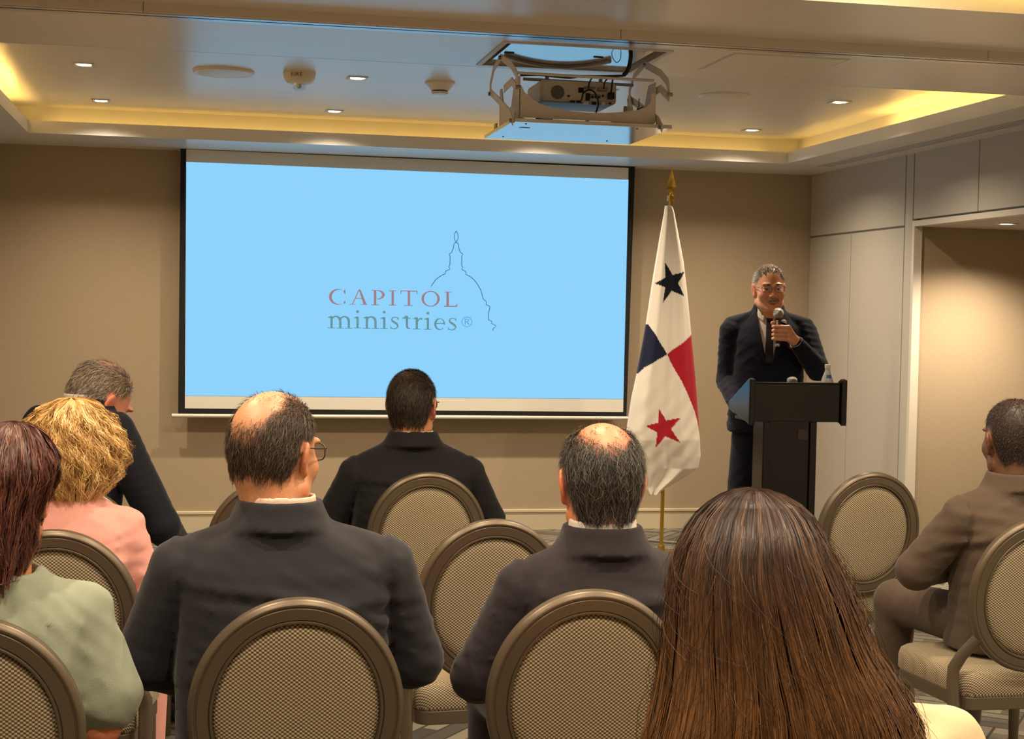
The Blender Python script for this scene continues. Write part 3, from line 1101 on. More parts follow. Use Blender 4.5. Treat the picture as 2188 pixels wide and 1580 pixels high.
def pcable(pts, r, d):
    out = []
    ctrl = [jq(x, y, d) for x, y in pts]
    n = len(ctrl)
    for k in range(n - 1):
        p0, p1, p2, p3 = ctrl[max(k - 1, 0)], ctrl[k], ctrl[k + 1], ctrl[min(k + 2, n - 1)]
        for s in range(6):
            t = s / 6
            out.append(0.5 * ((2 * p1) + (-p0 + p2) * t + (2 * p0 - 5 * p1 + 4 * p2 - p3) * t * t + (-p0 + 3 * p1 - 3 * p2 + p3) * t ** 3))
    out.append(ctrl[-1])
    return MB().tube(out, r, 8).build('cable', M['black'], pj, smooth=60)


pcable([(1100, 755), (1150, 735), (1170, 670), (1215, 630), (1270, 640), (1305, 690), (1325, 770), (1300, 860)], 0.0035, 0.03)
pcable([(1225, 615), (1235, 550), (1270, 495)], 0.003, 0.03)
pcable([(1380, 620), (1390, 550), (1430, 505)], 0.003, 0.03)
pcable([(1445, 690), (1460, 620), (1470, 530), (1490, 500)], 0.0035, 0.03)
MB().lathe([(0.045, 0.26), (0.045, 0.285), (0.04, 0.285), (0.038, 0.275)], 24, (-0.06, 0, 0.05), 'Y').build('lens_barrel', M['black'], pj, smooth=40)
for sx in (-0.11, 0.11):
    MB().lathe([(0.008, ph), (0.008, ph + 0.03)], 12, (sx, 0.09, 0)).build('mount_post', M['grey_metal'], pj, smooth=40)
tag(pj, 'off white video projector with cable ports held in the ceiling lift', 'projector')

# ================================================================== FLAG
FY = 9.25
fx = at(1419, 900, Y=FY)[0]
stand = empty('flag_pole', (fx, FY, 0))
MB().lathe([(0.001, 0), (0.125, 0), (0.128, 0.006), (0.12, 0.016), (0.06, 0.026), (0.022, 0.03), (0.022, 0.06), (0.016, 0.065), (0.001, 0.065)], 36).build('base', M['brass'], stand, smooth=40)
zt = at(1428, 420, Y=FY)[2]
MB().tube([(0, 0, 0.05), (0.012, 0, zt)], 0.0125, 14).build('pole', M['brass'], stand, smooth=50)
MB().lathe([(0.014, zt - 0.03), (0.026, zt - 0.028), (0.026, zt - 0.012), (0.022, zt - 0.01), (0.026, zt - 0.006), (0.026, zt + 0.004), (0.012, zt + 0.01), (0.010, zt + 0.03), (0.001, zt + 0.032)], 20, (0.012, 0, 0)).build('collar', M['brass'], stand, smooth=40)
ztop = at(1428, 361, Y=FY)[2]
sx = 0.012
spv = []
for z, wx, wy in ((zt + 0.02, 0.006, 0.005), (zt + 0.045, 0.028, 0.009), (zt + 0.06, 0.030, 0.010), (zt + 0.11, 0.017, 0.007), (ztop, 0.0008, 0.0008)):
    spv.append([(sx + wx, 0, z), (sx, wy, z), (sx - wx, 0, z), (sx, -wy, z)])
mb = MB()
mb.add([p for r in spv for p in r], [(4 * a + k, 4 * a + (k + 1) % 4, 4 * a + 4 + (k + 1) % 4, 4 * a + 4 + k) for a in range(4) for k in range(4)] + [(3, 2, 1, 0), (16, 17, 18, 19)])
mb.build('spear_finial', M['brass'], stand)
tag(stand, 'brass flag pole with spear finial on a round floor base', 'flag pole')

# cloth: a closed, folded drape; the print is computed in photo pixels of the cloth's own front
LB = [(440, 1421), (455, 1419), (500, 1411), (590, 1396), (690, 1381), (720, 1376), (800, 1361), (850, 1350), (920, 1339.5), (950, 1340), (985, 1350), (1020, 1364), (1045, 1375), (1058, 1384)]
RB = [(440, 1436), (452, 1440), (500, 1449), (560, 1460), (640, 1469), (715, 1476), (800, 1484), (880, 1490), (930, 1493.5), (975, 1496), (1000, 1491), (1022, 1460), (1045, 1420), (1058, 1402)]
ys_l, xs_l = zip(*LB)
ys_r, xs_r = zip(*RB)


def star(cx, cy, pts_out):
    """polygon from the five measured tips, waist points between them"""
    c = np.array([cx, cy])
    out = []
    for k in range(5):
        a, b_ = np.array(pts_out[k]) - c, np.array(pts_out[(k + 1) % 5]) - c
        out.append(c + a)
        mid = (a + b_)
        mid = mid / np.linalg.norm(mid) * (np.linalg.norm(a) + np.linalg.norm(b_)) / 2 * 0.40
        out.append(c + mid)
    return np.array(out)


def inside(poly, x, y):
    r = np.zeros(x.shape, bool)
    n = len(poly)
    for k in range(n):
        x0, y0 = poly[k]
        x1, y1 = poly[(k + 1) % n]
        cond = ((y0 > y) != (y1 > y)) & (x < (x1 - x0) * (y - y0) / (y1 - y0 + 1e-12) + x0)
        r ^= cond
    return r


blue_star = star(1427, 604, [(1416, 561), (1460, 581), (1457, 634), (1410, 648), (1396, 606)])
red_star = star(1408, 913, [(1398, 871), (1444, 891), (1442, 943), (1391, 954), (1369, 908)])
blue_q = [(1330, 690), (1383, 694), (1400, 727), (1418, 757), (1395, 770), (1372, 785), (1361, 799), (1330, 820)]
red_q = [(1418, 757), (1446, 736), (1474, 715), (1520, 700), (1520, 960), (1496, 955), (1488, 915), (1478, 880), (1462, 845), (1440, 800)]
NV, NU = 300, 260
tv = np.linspace(440, 1058, NV)
xl, xr = np.interp(tv, ys_l, xs_l), np.interp(tv, ys_r, xs_r)
ang = np.linspace(0, 2 * math.pi, NU, endpoint=False)
u = -np.cos(ang)                       # -1 left, +1 right ; front half for 0..pi
frontness = np.sin(ang)
PX = (xl[:, None] + xr[:, None]) / 2 + (xr - xl)[:, None] / 2 * u[None, :]
PY = np.repeat(tv[:, None], NU, 1)
# the hem is cut on the slant: bottom edge follows both borders, folded corner
tt = (tv - 440) / 618
depth = 0.015 + 0.11 * np.clip(tt, 0, 1) ** 0.8 * np.clip((1058 - tv) / 120, 0.15, 1)
fold = 0.020 * np.sin(u[None, :] * 5.2 + 0.6 + tt[:, None] * 1.3) * tt[:, None] ** 0.7 + 0.010 * np.sin(u[None, :] * 11 - 1.1 + tt[:, None] * 2.0) * tt[:, None]
rng = np.random.default_rng(5)
crease = 0.004 * np.sin(PX * 0.16 + PY * 0.09) * np.sin(PY * 0.05 + 1) * np.clip((tt[:, None] - 0.5) * 3, 0, 1)
yy = -depth[:, None] * np.abs(frontness)[None, :] ** 0.8 * np.sign(frontness)[None, :] + (fold + crease) * np.clip(1 - np.abs(u)[None, :] ** 6, 0, 1)
V = np.zeros((NV, NU, 3))
dirs = RIGHT[None, None, :] * ((PX - W / 2) / FOC)[..., None] - UP[None, None, :] * ((PY - H / 2) / FOC)[..., None] + FWD[None, None, :]
base_pt = CAM + dirs * ((FY - CAM[1]) / dirs[..., 1])[..., None]
V[:] = base_pt
V[..., 1] += yy
V -= np.array([fx, FY, 0])
white, navy, crim = np.array(srgb(226, 218, 204)), np.array(srgb(22, 28, 52)), np.array(srgb(168, 24, 40))
C4 = np.zeros((NV, NU, 4)) + white
is_f = (frontness >= -0.02)[None, :].repeat(NV, 0)
C4[inside(blue_q, PX, PY)] = navy
C4[inside(red_q, PX, PY)] = crim
C4[inside(blue_star, PX, PY) & is_f] = np.array(srgb(16, 20, 34))
C4[inside(red_star, PX, PY) & is_f] = crim
fl = MB()
idx = np.arange(NV * NU).reshape(NV, NU)
q = np.stack([idx[:-1], idx[1:], np.roll(idx, -1, 1)[1:], np.roll(idx, -1, 1)[:-1]], -1).reshape(-1, 4)
me = bpy.data.meshes.new('flag')
me.from_pydata(V.reshape(-1, 3).tolist(), [], q.tolist() + [tuple(idx[0].tolist()), tuple(idx[-1][::-1].tolist())])
ca = me.color_attributes.new('Col', 'FLOAT_COLOR', 'POINT')
ca.data.foreach_set('color', C4.reshape(-1))
me.polygons.foreach_set('use_smooth', [True] * len(me.polygons))
me.materials.append(M['print'])
flag = bpy.data.objects.new('flag', me)
link(flag)
flag.location = (fx, FY, 0)
tag(flag, 'draped white, blue and red flag with one blue and one red star', 'flag')

# ================================================================== LECTERN
LX0, LX1, LYF = 2.637, 3.142, 7.13
lec = empty('lectern', ((LX0 + LX1) / 2, LYF + 0.2, 0))
lo = np.array([(LX0 + LX1) / 2, LYF + 0.2, 0])
hw_ = (LX1 - LX0) / 2
prof = [(-0.2, 1.200), (-0.185, 1.206), (0.10, 1.075), (0.10, 1.035), (-0.17, 0.985), (-0.2, 0.975)]
for s_ in (-1, 1):
    x_ = s_ * hw_ - (0.028 if s_ > 0 else 0)
    MB().prism([(x_, y, z) for y, z in prof], (0.028, 0, 0)).build('end_panel', M['lectern'], lec, bevel=0.006)
    MB().box((x_ - 0.001, -0.206, 0.975), (x_ + 0.029, -0.196, 1.2)).build('end_edge', M['lectern'], lec, bevel=0.004)
box('front_panel', (-hw_ + 0.028, -0.19, 0.995), (hw_ - 0.028, -0.172, 1.178), M['lectern'], lec, bevel=0.002)
box('top_trim', (-hw_ + 0.028, -0.192, 1.178), (hw_ - 0.028, -0.165, 1.186), M['lectern'], lec, bevel=0.002)
box('ledge', (-hw_ + 0.028, -0.172, 1.085), (hw_ - 0.028, -0.06, 1.10), M['lectern'], lec)
MB().prism([(-hw_ + 0.028, -0.06, 1.10), (-hw_ + 0.028, 0.10, 1.045), (-hw_ + 0.028, 0.10, 1.03), (-hw_ + 0.028, -0.06, 1.085)], (2 * hw_ - 0.056, 0, 0)).build('reading_board', M['lectern'], lec)
box('underside', (-hw_ + 0.028, -0.172, 0.99), (hw_ - 0.028, 0.08, 1.005), M['lectern'], lec)
cx0, cx1 = at(1632, 905, Y=LYF + 0.04)[0] - lo[0], at(1746, 905, Y=LYF + 0.04)[0] - lo[0]
ca0 = -0.16
for x_ in (cx0, cx1 - 0.035):
    box('column_side', (x_, ca0, 0.03), (x_ + 0.035, ca0 + 0.14, 0.99), M['lectern'], lec, bevel=0.003)
box('column_edge_strip', (cx0 - 0.002, ca0 + 0.004, 0.03), (cx0 + 0.001, ca0 + 0.138, 0.985), M['lectern'], lec)
box('column_panel', (cx0 + 0.035, ca0 + 0.012, 0.03), (cx1 - 0.035, ca0 + 0.12, 0.99), M['lectern'], lec)
sa, sb_ = at(1705, 918, Y=LYF + 0.05) - lo, at(1725, 940, Y=LYF + 0.05) - lo
box('name_plate', (sa[0], ca0 + 0.008, sb_[2]), (sb_[0], ca0 + 0.0125, sa[2]), mat('dull_plate', srgb(58, 46, 40), 0.4), lec)
box('base', (cx0 - 0.06, -0.2, 0.0), (cx1 + 0.06, 0.1, 0.03), M['lectern'], lec, bevel=0.004)
tag(lec, 'black lectern with a wide slanted top on a panelled column', 'lectern')

# bottle on the ledge
bx = at(1768, 800, Y=LYF + 0.09)[0]
bt = empty('water_bottle', (bx, LYF + 0.09, 1.10))
zb = at(1768, 779, Y=LYF + 0.09)[2] - 1.10
MB().lathe([(0.001, 0), (0.030, 0), (0.0325, 0.006), (0.0325, zb * 0.45), (0.029, zb * 0.56), (0.018, zb * 0.74), (0.0125, zb * 0.82), (0.0125, zb * 0.93), (0.001, zb * 0.935)], 28).build('bottle_body', M['bottle'], bt, smooth=60)
MB().lathe([(0.014, zb * 0.89), (0.0145, zb * 0.985), (0.012, zb), (0.001, zb)], 20).build('cap', M['white_plastic'], bt, smooth=40)
lbm = MB()
vs, fs_ = [], []
for k in range(9):
    a = math.radians(-125 + 8 * k)
    for z in (zb * 0.43, zb * 0.70):
        rr = 0.0335 if z < zb * 0.5 else 0.0222
        vs.append((math.cos(a) * rr, math.sin(a) * rr, z))
for k in range(8):
    fs_.append((2 * k, 2 * k + 2, 2 * k + 3, 2 * k + 1))
lbm.add(vs, fs_).build('label', M['blue_label'], bt, smooth=180)
tag(bt, 'small pale bottle with a blue label standing on the lectern', 'bottle')
# second microphone lying in the lectern top
gp = at(1694, 814, Y=LYF + 0.07)
mc = empty('lectern_microphone', (gp[0] - 0.0, LYF + 0.07, 1.10))
hz = gp[2] - 1.10
MB().lathe([(0.001, 0), (0.03, 0), (0.03, 0.012), (0.01, 0.016), (0.001, 0.016)], 20).build('base', M['black'], mc, smooth=40)
MB().tube([(0, 0, 0.01), (0.004, 0.01, hz * 0.5), (0.0, 0.01, hz - 0.012)], 0.005, 10).build('gooseneck', M['black'], mc, smooth=60)
g = MB()
vs = []
g.lathe([(0.001, -0.026), (0.013, -0.024), (0.019, -0.012), (0.0205, 0.0), (0.018, 0.014), (0.011, 0.022), (0.001, 0.024)], 24, (0, 0.005, hz), 'X')
g.build('grille', M['chrome'], mc, smooth=80)
tag(mc, 'microphone with a round silver grille sticking up from the lectern top', 'microphone')

# ================================================================== CHAIRS
def make_chair():
    r = empty('banquet_chair')
    zc_, a_, b_ = 0.693, 0.216, 0.238
    tilt = math.radians(8)
    yb, zb_ = -0.215, 0.455

    def place(x, n, z):            # n: towards the sitter
        dz = z - zb_
        return (x, yb - dz * math.sin(tilt) + n * math.cos(tilt), zb_ + dz * math.cos(tilt) + n * math.sin(tilt))
    back = [(0.0, 0.010), (0.0, -0.008), (0.003, -0.013), (0.009, -0.0165), (0.0125, -0.0165), (0.0140, -0.0135), (0.0165, -0.0135), (0.018, -0.0150), (0.040, -0.0155), (0.0415, -0.0130), (0.0440, -0.0165), (0.0475, -0.0165), (0.0495, -0.012), (0.0500, -0.004)]
    profile = back + [(p, -n) for p, n in back[::-1] if n < 0]
    NS = 96
    vs, fs = [], []
    for k in range(NS):
        t = 2 * math.pi * k / NS
        c, s = math.cos(t), math.sin(t)
        nx, nz = c / a_, s / b_
        l = math.hypot(nx, nz)
        nx, nz = nx / l, nz / l
        for p, n in profile:
            vs.append(place(a_ * c - nx * p, n, zc_ + b_ * s - nz * p))
    m = len(profile)
    for k in range(NS):
        k2 = (k + 1) % NS
        for j in range(m):
            j2 = (j + 1) % m
            fs.append((k * m + j, k * m + j2, k2 * m + j2, k2 * m + j))
    MB().add(vs, fs).build('backrest_frame', M['chair_frame'], r, smooth=30)
    # padded oval, domed on both faces; local axes kept so the weave lies in the plane
    vs, fs = [], []
    ai, bi = a_ - 0.0485, b_ - 0.0485
    for side in (-1, 1):
        rings = (1.0, 0.985, 0.94, 0.82, 0.6, 0.3, 0.0)
        hts = (0.0, 0.005, 0.0095, 0.0135, 0.016, 0.0175, 0.018)
        n0 = len(vs)
        for q_, h_ in zip(rings, hts):
            for k in range(64):
                t = 2 * math.pi * k / 64
                vs.append((ai * q_ * math.cos(t), side * h_ * (1.0 if side < 0 else 1.5), bi * q_ * math.sin(t)))
        for i_ in range(6):
            for k in range(64):
                l_ = (k + 1) % 64
                fs.append((n0 + i_ * 64 + k, n0 + i_ * 64 + l_, n0 + (i_ + 1) * 64 + l_, n0 + (i_ + 1) * 64 + k))
    pad = MB().add(vs, fs).build('back_pad', M['chair_back_fabric'], r, smooth=60)
    pad.location = place(0, 0, zc_)
    pad.rotation_euler = (tilt, 0, 0)
    # seat
    def outline(w0, w1, d0, d1, rad, n=8):
        pts = []
        for cx, cy, a0 in ((w1 - rad, d1 - rad, 0), (-w1 + rad, d1 - rad, 90), (-w0 + rad, d0 + rad, 180), (w0 - rad, d0 + rad, 270)):
            for k in range(n + 1):
                t = math.radians(a0 + 90 * k / n)
                pts.append((cx + rad * math.cos(t), cy + rad * math.sin(t)))
        return pts
    o = outline(0.20, 0.225, -0.20, 0.225, 0.05)
    vs, fs = [], []
    lev = [(0.0, 0.375, 0.97), (0.0, 0.385, 1.0), (0.0, 0.425, 1.0), (0, 0.445, 0.975), (0, 0.455, 0.92), (0, 0.461, 0.75), (0, 0.464, 0.4), (0, 0.465, 0.02)]
    for _, z, q_ in lev:
        vs += [(x * q_, (y - 0.0125) * q_ + 0.0125, z) for x, y in o]
    n = len(o)
    for i_ in range(len(lev) - 1):
        for k in range(n):
            l_ = (k + 1) % n
            fs.append((i_ * n + k, i_ * n + l_, (i_ + 1) * n + l_, (i_ + 1) * n + k))
    fs.append(tuple(range(n))[::-1])
    fs.append(tuple((len(lev) - 1) * n + k for k in range(n)))
    MB().add(vs, fs).build('seat_cushion', M['chair_seat_fabric'], r, smooth=50)
    o2 = outline(0.195, 0.22, -0.195, 0.22, 0.045)
    MB().prism([(x, y, 0.335) for x, y in o2], (0, 0, 0.04)).build('seat_frame', M['chair_frame'], r, bevel=0.003)
    for s in (-1, 1):
        p0 = place(s * 0.172, 0.0, 0.565)
        MB().tube([p0, (s * 0.205, -0.195, 0.505), (s * 0.222, -0.178, 0.462), (s * 0.224, -0.178, 0.42), (s * 0.222, -0.185, 0.33)], [0.017, 0.018, 0.019, 0.019, 0.018], 10).build('back_post', M['chair_frame'], r, smooth=40)
        MB().tube([(s * 0.222, -0.185, 0.36), (s * 0.222, -0.20, 0.2), (s * 0.224, -0.235, 0.0)], [0.018, 0.016, 0.012], 10).build('leg', M['chair_frame'], r, smooth=40)
        MB().tube([(s * 0.195, 0.195, 0.36), (s * 0.198, 0.2, 0.2), (s * 0.2, 0.205, 0.0)], [0.02, 0.017, 0.012], 10).build('leg', M['chair_frame'], r, smooth=40)
    return r


chair0 = make_chair()
GRP = 'oval back banquet chairs of the audience'
# (x, y of the oval's top, turn in degrees, label)
CH = [(0.204, 3.063, 0, 'oval back chair of the balding man in spectacles and charcoal suit'),
      (0.813, 3.097, 0, 'oval back chair of the balding man without spectacles in plum black suit'),
      (-0.412, 2.939, 0, 'oval back chair of the woman in the sage green top'),
      (-0.352, 4.05, -4, 'oval back chair of the woman in the pink top'),
      (0.815, 4.185, 4, 'empty oval back chair between the two balding men, seat lit from above'),
      (0.812, 5.425, 0, 'oval back chair of the dark haired man facing the screen centre'),
      (0.25, 5.20, 0, 'empty oval back chair half hidden by the man in the charcoal suit'),
      (-0.385, 5.04, -12, 'oval back chair of the grey haired man bowing his head'),
      (2.50, 5.404, 6, 'empty oval back chair standing before the lectern'),
      (2.452, 4.127, 0, 'oval back chair of the man in the brown grey jacket'),
      (0.86, 1.82, 0, 'oval back chair of the woman with long straight brown hair')]
chairs = []
for k, (x, y, a, lab) in enumerate(CH):
    c = chair0 if k == 0 else copy_tree(chair0)
    t = math.radians(a)
    off = 0.281
    c.location = (x - math.sin(t) * off, y + math.cos(t) * off, 0)
    c.rotation_euler = (0, 0, t)
    tag(c, lab, 'chair', GRP)
    chairs.append(c)

# ================================================================== PEOPLE: signed-distance modelling
def axis_pts(lo, hi, h, fine=()):
    """grid coordinates with finer spacing inside the given ranges"""
    out = [lo]
    while out[-1] < hi:
        x = out[-1]
        st = h
        for a, b, hf in fine:
            if a - 1e-9 <= x < b:
                st = min(st, hf)
            elif x < a < x + st:
                st = max(a - x, 1e-3)
        out.append(x + st)
    return np.array(out)


class Field:
    def __init__(s, lo, hi, h, fine=((), (), ())):
        s.ax = [axis_pts(lo[i], hi[i], h, fine[i]).astype(np.float32) for i in range(3)]
        s.F = np.full([len(a) for a in s.ax], 0.5, np.float32)

    def sub(s, lo, hi):
        sl = []
        for i in range(3):
            a = max(int(np.searchsorted(s.ax[i], lo[i])) - 1, 0)
            b = min(int(np.searchsorted(s.ax[i], hi[i])) + 1, len(s.ax[i]))
            sl.append(slice(a, max(b, a)))
        sl = tuple(sl)
        g = (s.ax[0][sl[0]][:, None, None], s.ax[1][sl[1]][None, :, None], s.ax[2][sl[2]][None, None, :])
        return sl, g

    def comb(s, sl, d, k, cut=False):
        if s.F[sl].size == 0:
            return
        a = s.F[sl]
        if cut:
            d = -d
            h = np.clip(0.5 - 0.5 * (d - a) / max(k, 1e-5), 0, 1)
            s.F[sl] = d + (a - d) * h + k * h * (1 - h)
        else:
            h = np.clip(0.5 + 0.5 * (d - a) / max(k, 1e-5), 0, 1)
            s.F[sl] = d + (a - d) * h - k * h * (1 - h)

    def ell(s, c, r, k=0.01, R=None, cut=False, n=2.0):
        c = np.array(c, float)
        r = np.array(r, float)
        e = r.max() + k + 0.03
        sl, (x, y, z) = s.sub(c - e, c + e)
        x, y, z = x - c[0], y - c[1], z - c[2]
        if R is not None:
            x, y, z = (R[0, 0] * x + R[1, 0] * y + R[2, 0] * z, R[0, 1] * x + R[1, 1] * y + R[2, 1] * z, R[0, 2] * x + R[1, 2] * y + R[2, 2] * z)
        k0 = np.sqrt((x / r[0]) ** 2 + (y / r[1]) ** 2 + (z / r[2]) ** 2)
        k1 = np.sqrt((x / r[0] ** 2) ** 2 + (y / r[1] ** 2) ** 2 + (z / r[2] ** 2) ** 2)
        s.comb(sl, (k0 * (k0 - 1) / np.maximum(k1, 1e-4)).astype(np.float32), k, cut)
        return s

    def cone(s, a, b, ra, rb, k=0.01, cut=False, flat=1.0, fdir=None):
        a, b = np.array(a, float), np.array(b, float)
        e = max(ra, rb) + k + 0.03
        sl, (x, y, z) = s.sub(np.minimum(a, b) - e, np.maximum(a, b) + e)
        d = b - a
        L2 = max(d @ d, 1e-9)
        t = np.clip(((x - a[0]) * d[0] + (y - a[1]) * d[1] + (z - a[2]) * d[2]) / L2, 0, 1)
        qx, qy, qz = x - a[0] - t * d[0], y - a[1] - t * d[1], z - a[2] - t * d[2]
        if fdir is not None:
            f = np.array(fdir, float)
            f /= np.linalg.norm(f)
            dt = qx * f[0] + qy * f[1] + qz * f[2]
            m = 1.0 / flat - 1.0
            qx, qy, qz = qx + f[0] * dt * m, qy + f[1] * dt * m, qz + f[2] * dt * m
        dist = np.sqrt(qx ** 2 + qy ** 2 + qz ** 2) - (ra + (rb - ra) * t)
        s.comb(sl, dist.astype(np.float32), k, cut)
        return s

    def chain(s, pts, rs, k=0.01, **kw):
        for i in range(len(pts) - 1):
            s.cone(pts[i], pts[i + 1], rs[i], rs[i + 1], k, **kw)
        return s

    def loft(s, secs, k=0.02, n=2.4, cut=False, z0=None, z1=None):
        """stack of (z, cx, cy, rx, ry) super-ellipses"""
        S = np.array(secs, float)
        lo = [(S[:, 1] - S[:, 3]).min() - k - 0.04, (S[:, 2] - S[:, 4]).min() - k - 0.04, S[0, 0] - k - 0.03]
        hi = [(S[:, 1] + S[:, 3]).max() + k + 0.04, (S[:, 2] + S[:, 4]).max() + k + 0.04, S[-1, 0] + k + 0.03]
        sl, (x, y, z) = s.sub(lo, hi)
        zz = z[0, 0]
        # smooth interpolation (monotone cosine blend of linear pieces, averaged)
        def ip(c):
            w = 0.012
            return sum(np.interp(zz + o, S[:, 0], S[:, c]) for o in (-w, -w / 2, 0, w / 2, w))[None, None, :] / 5
        cx, cy, rx, ry = ip(1), ip(2), ip(3), ip(4)
        q = (np.abs((x - cx) / rx) ** n + np.abs((y - cy) / ry) ** n) ** (1 / n)
        d = (q - 1) * np.minimum(rx, ry)
        d = np.maximum(d, np.maximum(S[0, 0] - z, z - S[-1, 0]))
        s.comb(sl, d.astype(np.float32), k, cut)
        return s

    def warp(s, fn):
        x, y, z = s.ax[0][:, None, None], s.ax[1][None, :, None], s.ax[2][None, None, :]
        s.F += fn(x, y, z).astype(np.float32)
        return s

    def surface(s):
        F = s.F
        ins = F < 0
        nx, ny, nz = F.shape
        c = np.zeros((nx - 1, ny - 1, nz - 1), np.uint8)
        for i in (0, 1):
            for j in (0, 1):
                for k in (0, 1):
                    c += ins[i:nx - 1 + i, j:ny - 1 + j, k:nz - 1 + k]
        mixed = (c > 0) & (c < 8)
        I, J, K = np.nonzero(mixed)
        vid = np.full(mixed.shape, -1, np.int64)
        vid[I, J, K] = np.arange(len(I))
        P = np.zeros((len(I), 3))
        cnt = np.zeros(len(I))
        for ax in range(3):
            for a in (0, 1):
                for b in (0, 1):
                    o0 = [0, 0, 0]
                    oth = [q for q in range(3) if q != ax]
                    o0[oth[0]], o0[oth[1]] = a, b
                    o1 = list(o0)
                    o1[ax] = 1
                    f0 = F[I + o0[0], J + o0[1], K + o0[2]]
                    f1 = F[I + o1[0], J + o1[1], K + o1[2]]
                    cr = (f0 < 0) != (f1 < 0)
                    t = np.where(cr, f0 / np.where(cr, f0 - f1, 1), 0)
                    p0 = np.stack([s.ax[q][[I, J, K][q] + o0[q]] for q in range(3)], 1).astype(float)
                    p1 = np.stack([s.ax[q][[I, J, K][q] + o1[q]] for q in range(3)], 1)
                    P += np.where(cr[:, None], p0 + (p1 - p0) * t[:, None], 0)
                    cnt += cr
        P /= cnt[:, None]
        quads = []
        for ax in range(3):
            sl0 = [slice(None)] * 3
            sl1 = [slice(None)] * 3
            sl0[ax], sl1[ax] = slice(0, -1), slice(1, None)
            d = ins[tuple(sl0)].astype(np.int8) - ins[tuple(sl1)].astype(np.int8)
            e = np.array(np.nonzero(d))
            oth = [q for q in range(3) if q != ax]
            u, v = oth
            ok = (e[u] > 0) & (e[v] > 0) & (e[u] < F.shape[u] - 1) & (e[v] < F.shape[v] - 1)
            e = e[:, ok]
            sg = d[tuple(e)]
            ids = []
            for du, dv in ((1, 1), (0, 1), (0, 0), (1, 0)):
                q = [e[0].copy(), e[1].copy(), e[2].copy()]
                q[u] -= du
                q[v] -= dv
                ids.append(vid[tuple(q)])
            Q = np.stack(ids, 1)
            flip = (sg > 0) if ax != 1 else (sg < 0)
            Q[~flip] = Q[~flip][:, ::-1]
            quads.append(Q)
        Q = np.concatenate(quads)
        Q = Q[(Q >= 0).all(1)]
        return P, Q


def smooth_mesh(P, Q, it=2, lam=0.5):
    E = np.concatenate([Q[:, [0, 1]], Q[:, [1, 2]], Q[:, [2, 3]], Q[:, [3, 0]]])
    E = np.concatenate([E, E[:, ::-1]])
    n = len(P)
    deg = np.bincount(E[:, 0], minlength=n)[:, None].clip(1)
    for _ in range(it):
        A = np.stack([np.bincount(E[:, 0], weights=P[E[:, 1], c], minlength=n) for c in range(3)], 1) / deg
        P = P + lam * (A - P)
    return P


def largest_only(P, Q):
    """drop stray islands"""
    n = len(P)
    lab = np.arange(n)
    while True:
        m = lab[Q].min(1)
        new = lab.copy()
        for c in range(4):
            np.minimum.at(new, Q[:, c], m)
        new = new[new]
        if (new == lab).all():
            break
        lab = new
    ids, ct = np.unique(lab, return_counts=True)
    keep = lab == ids[ct.argmax()]
    re = np.cumsum(keep) - 1
    Q = Q[keep[Q[:, 0]]]
    return P[keep], re[Q]


def vnormals(P, Q):
    d1, d2 = P[Q[:, 2]] - P[Q[:, 0]], P[Q[:, 3]] - P[Q[:, 1]]
    fn = np.cross(d1, d2)
    N = np.zeros_like(P)
    for c in range(4):
        for a in range(3):
            N[:, a] += np.bincount(Q[:, c], weights=fn[:, a], minlength=len(P))
    return N / (np.linalg.norm(N, axis=1, keepdims=True) + 1e-12)


def mesh_obj(name, P, Q, material, parent=None, col=None):
    me = bpy.data.meshes.new(name)
    n, q = len(P), len(Q)
    k = Q.shape[1]
    me.vertices.add(n)
    me.vertices.foreach_set('co', np.asarray(P, np.float32).ravel())
    me.loops.add(q * k)
    me.loops.foreach_set('vertex_index', Q.astype(np.int32).ravel())
    me.polygons.add(q)
    me.polygons.foreach_set('loop_start', np.arange(0, q * k, k, dtype=np.int32))
    me.polygons.foreach_set('use_smooth', np.ones(q, bool))
    me.update(calc_edges=True)
    me.validate()
    if col is not None:
        ca = me.color_attributes.new('Col', 'FLOAT_COLOR', 'POINT')
        c4 = np.ones((n, 4), np.float32)
        c4[:, :3] = col[:, :3]
        ca.data.foreach_set('color', c4.ravel())
    me.materials.append(material)
    o = bpy.data.objects.new(name, me)
    return link(o, parent)


def strands_mesh(paths, widths, normals, cols, vee=0.35):
    """paths (N,S,3), widths (S,), outward normals (N,S,3): V-section ribbons, three points across"""
    N, S, _ = paths.shape
    T = np.gradient(paths, axis=1)
    T /= np.linalg.norm(T, axis=2, keepdims=True) + 1e-9
    B = np.cross(T, normals)
    B /= np.linalg.norm(B, axis=2, keepdims=True) + 1e-9
    Nn = np.cross(B, T)
    w = np.asarray(widths)
    w = w[None, :, None] if w.ndim == 1 else w[:, :, None]
    if vee <= 0:
        V = np.stack([paths - B * w, paths + B * w], 2)
        idx = np.arange(N * S * 2).reshape(N, S, 2)
        Q = np.stack([idx[:, :-1, 0], idx[:, :-1, 1], idx[:, 1:, 1], idx[:, 1:, 0]], -1).reshape(-1, 4)
        C = np.repeat(cols, S * 2, axis=0) if cols.ndim == 2 else np.repeat(cols.reshape(N * S, 3), 2, axis=0)
        return V.reshape(-1, 3), Q, C
    V = np.stack([paths - B * w, paths + Nn * w * vee * 2, paths + B * w], 2)      # N,S,3,3
    idx = np.arange(N * S * 3).reshape(N, S, 3)
    Q = []
    for c in (0, 1):
        Q.append(np.stack([idx[:, :-1, c], idx[:, :-1, c + 1], idx[:, 1:, c + 1], idx[:, 1:, c]], -1).reshape(-1, 4))
    C = np.repeat(cols, S * 3, axis=0) if cols.ndim == 2 else np.repeat(cols.reshape(N * S, 3), 3, axis=0)
    return V.reshape(-1, 3), np.concatenate(Q), C


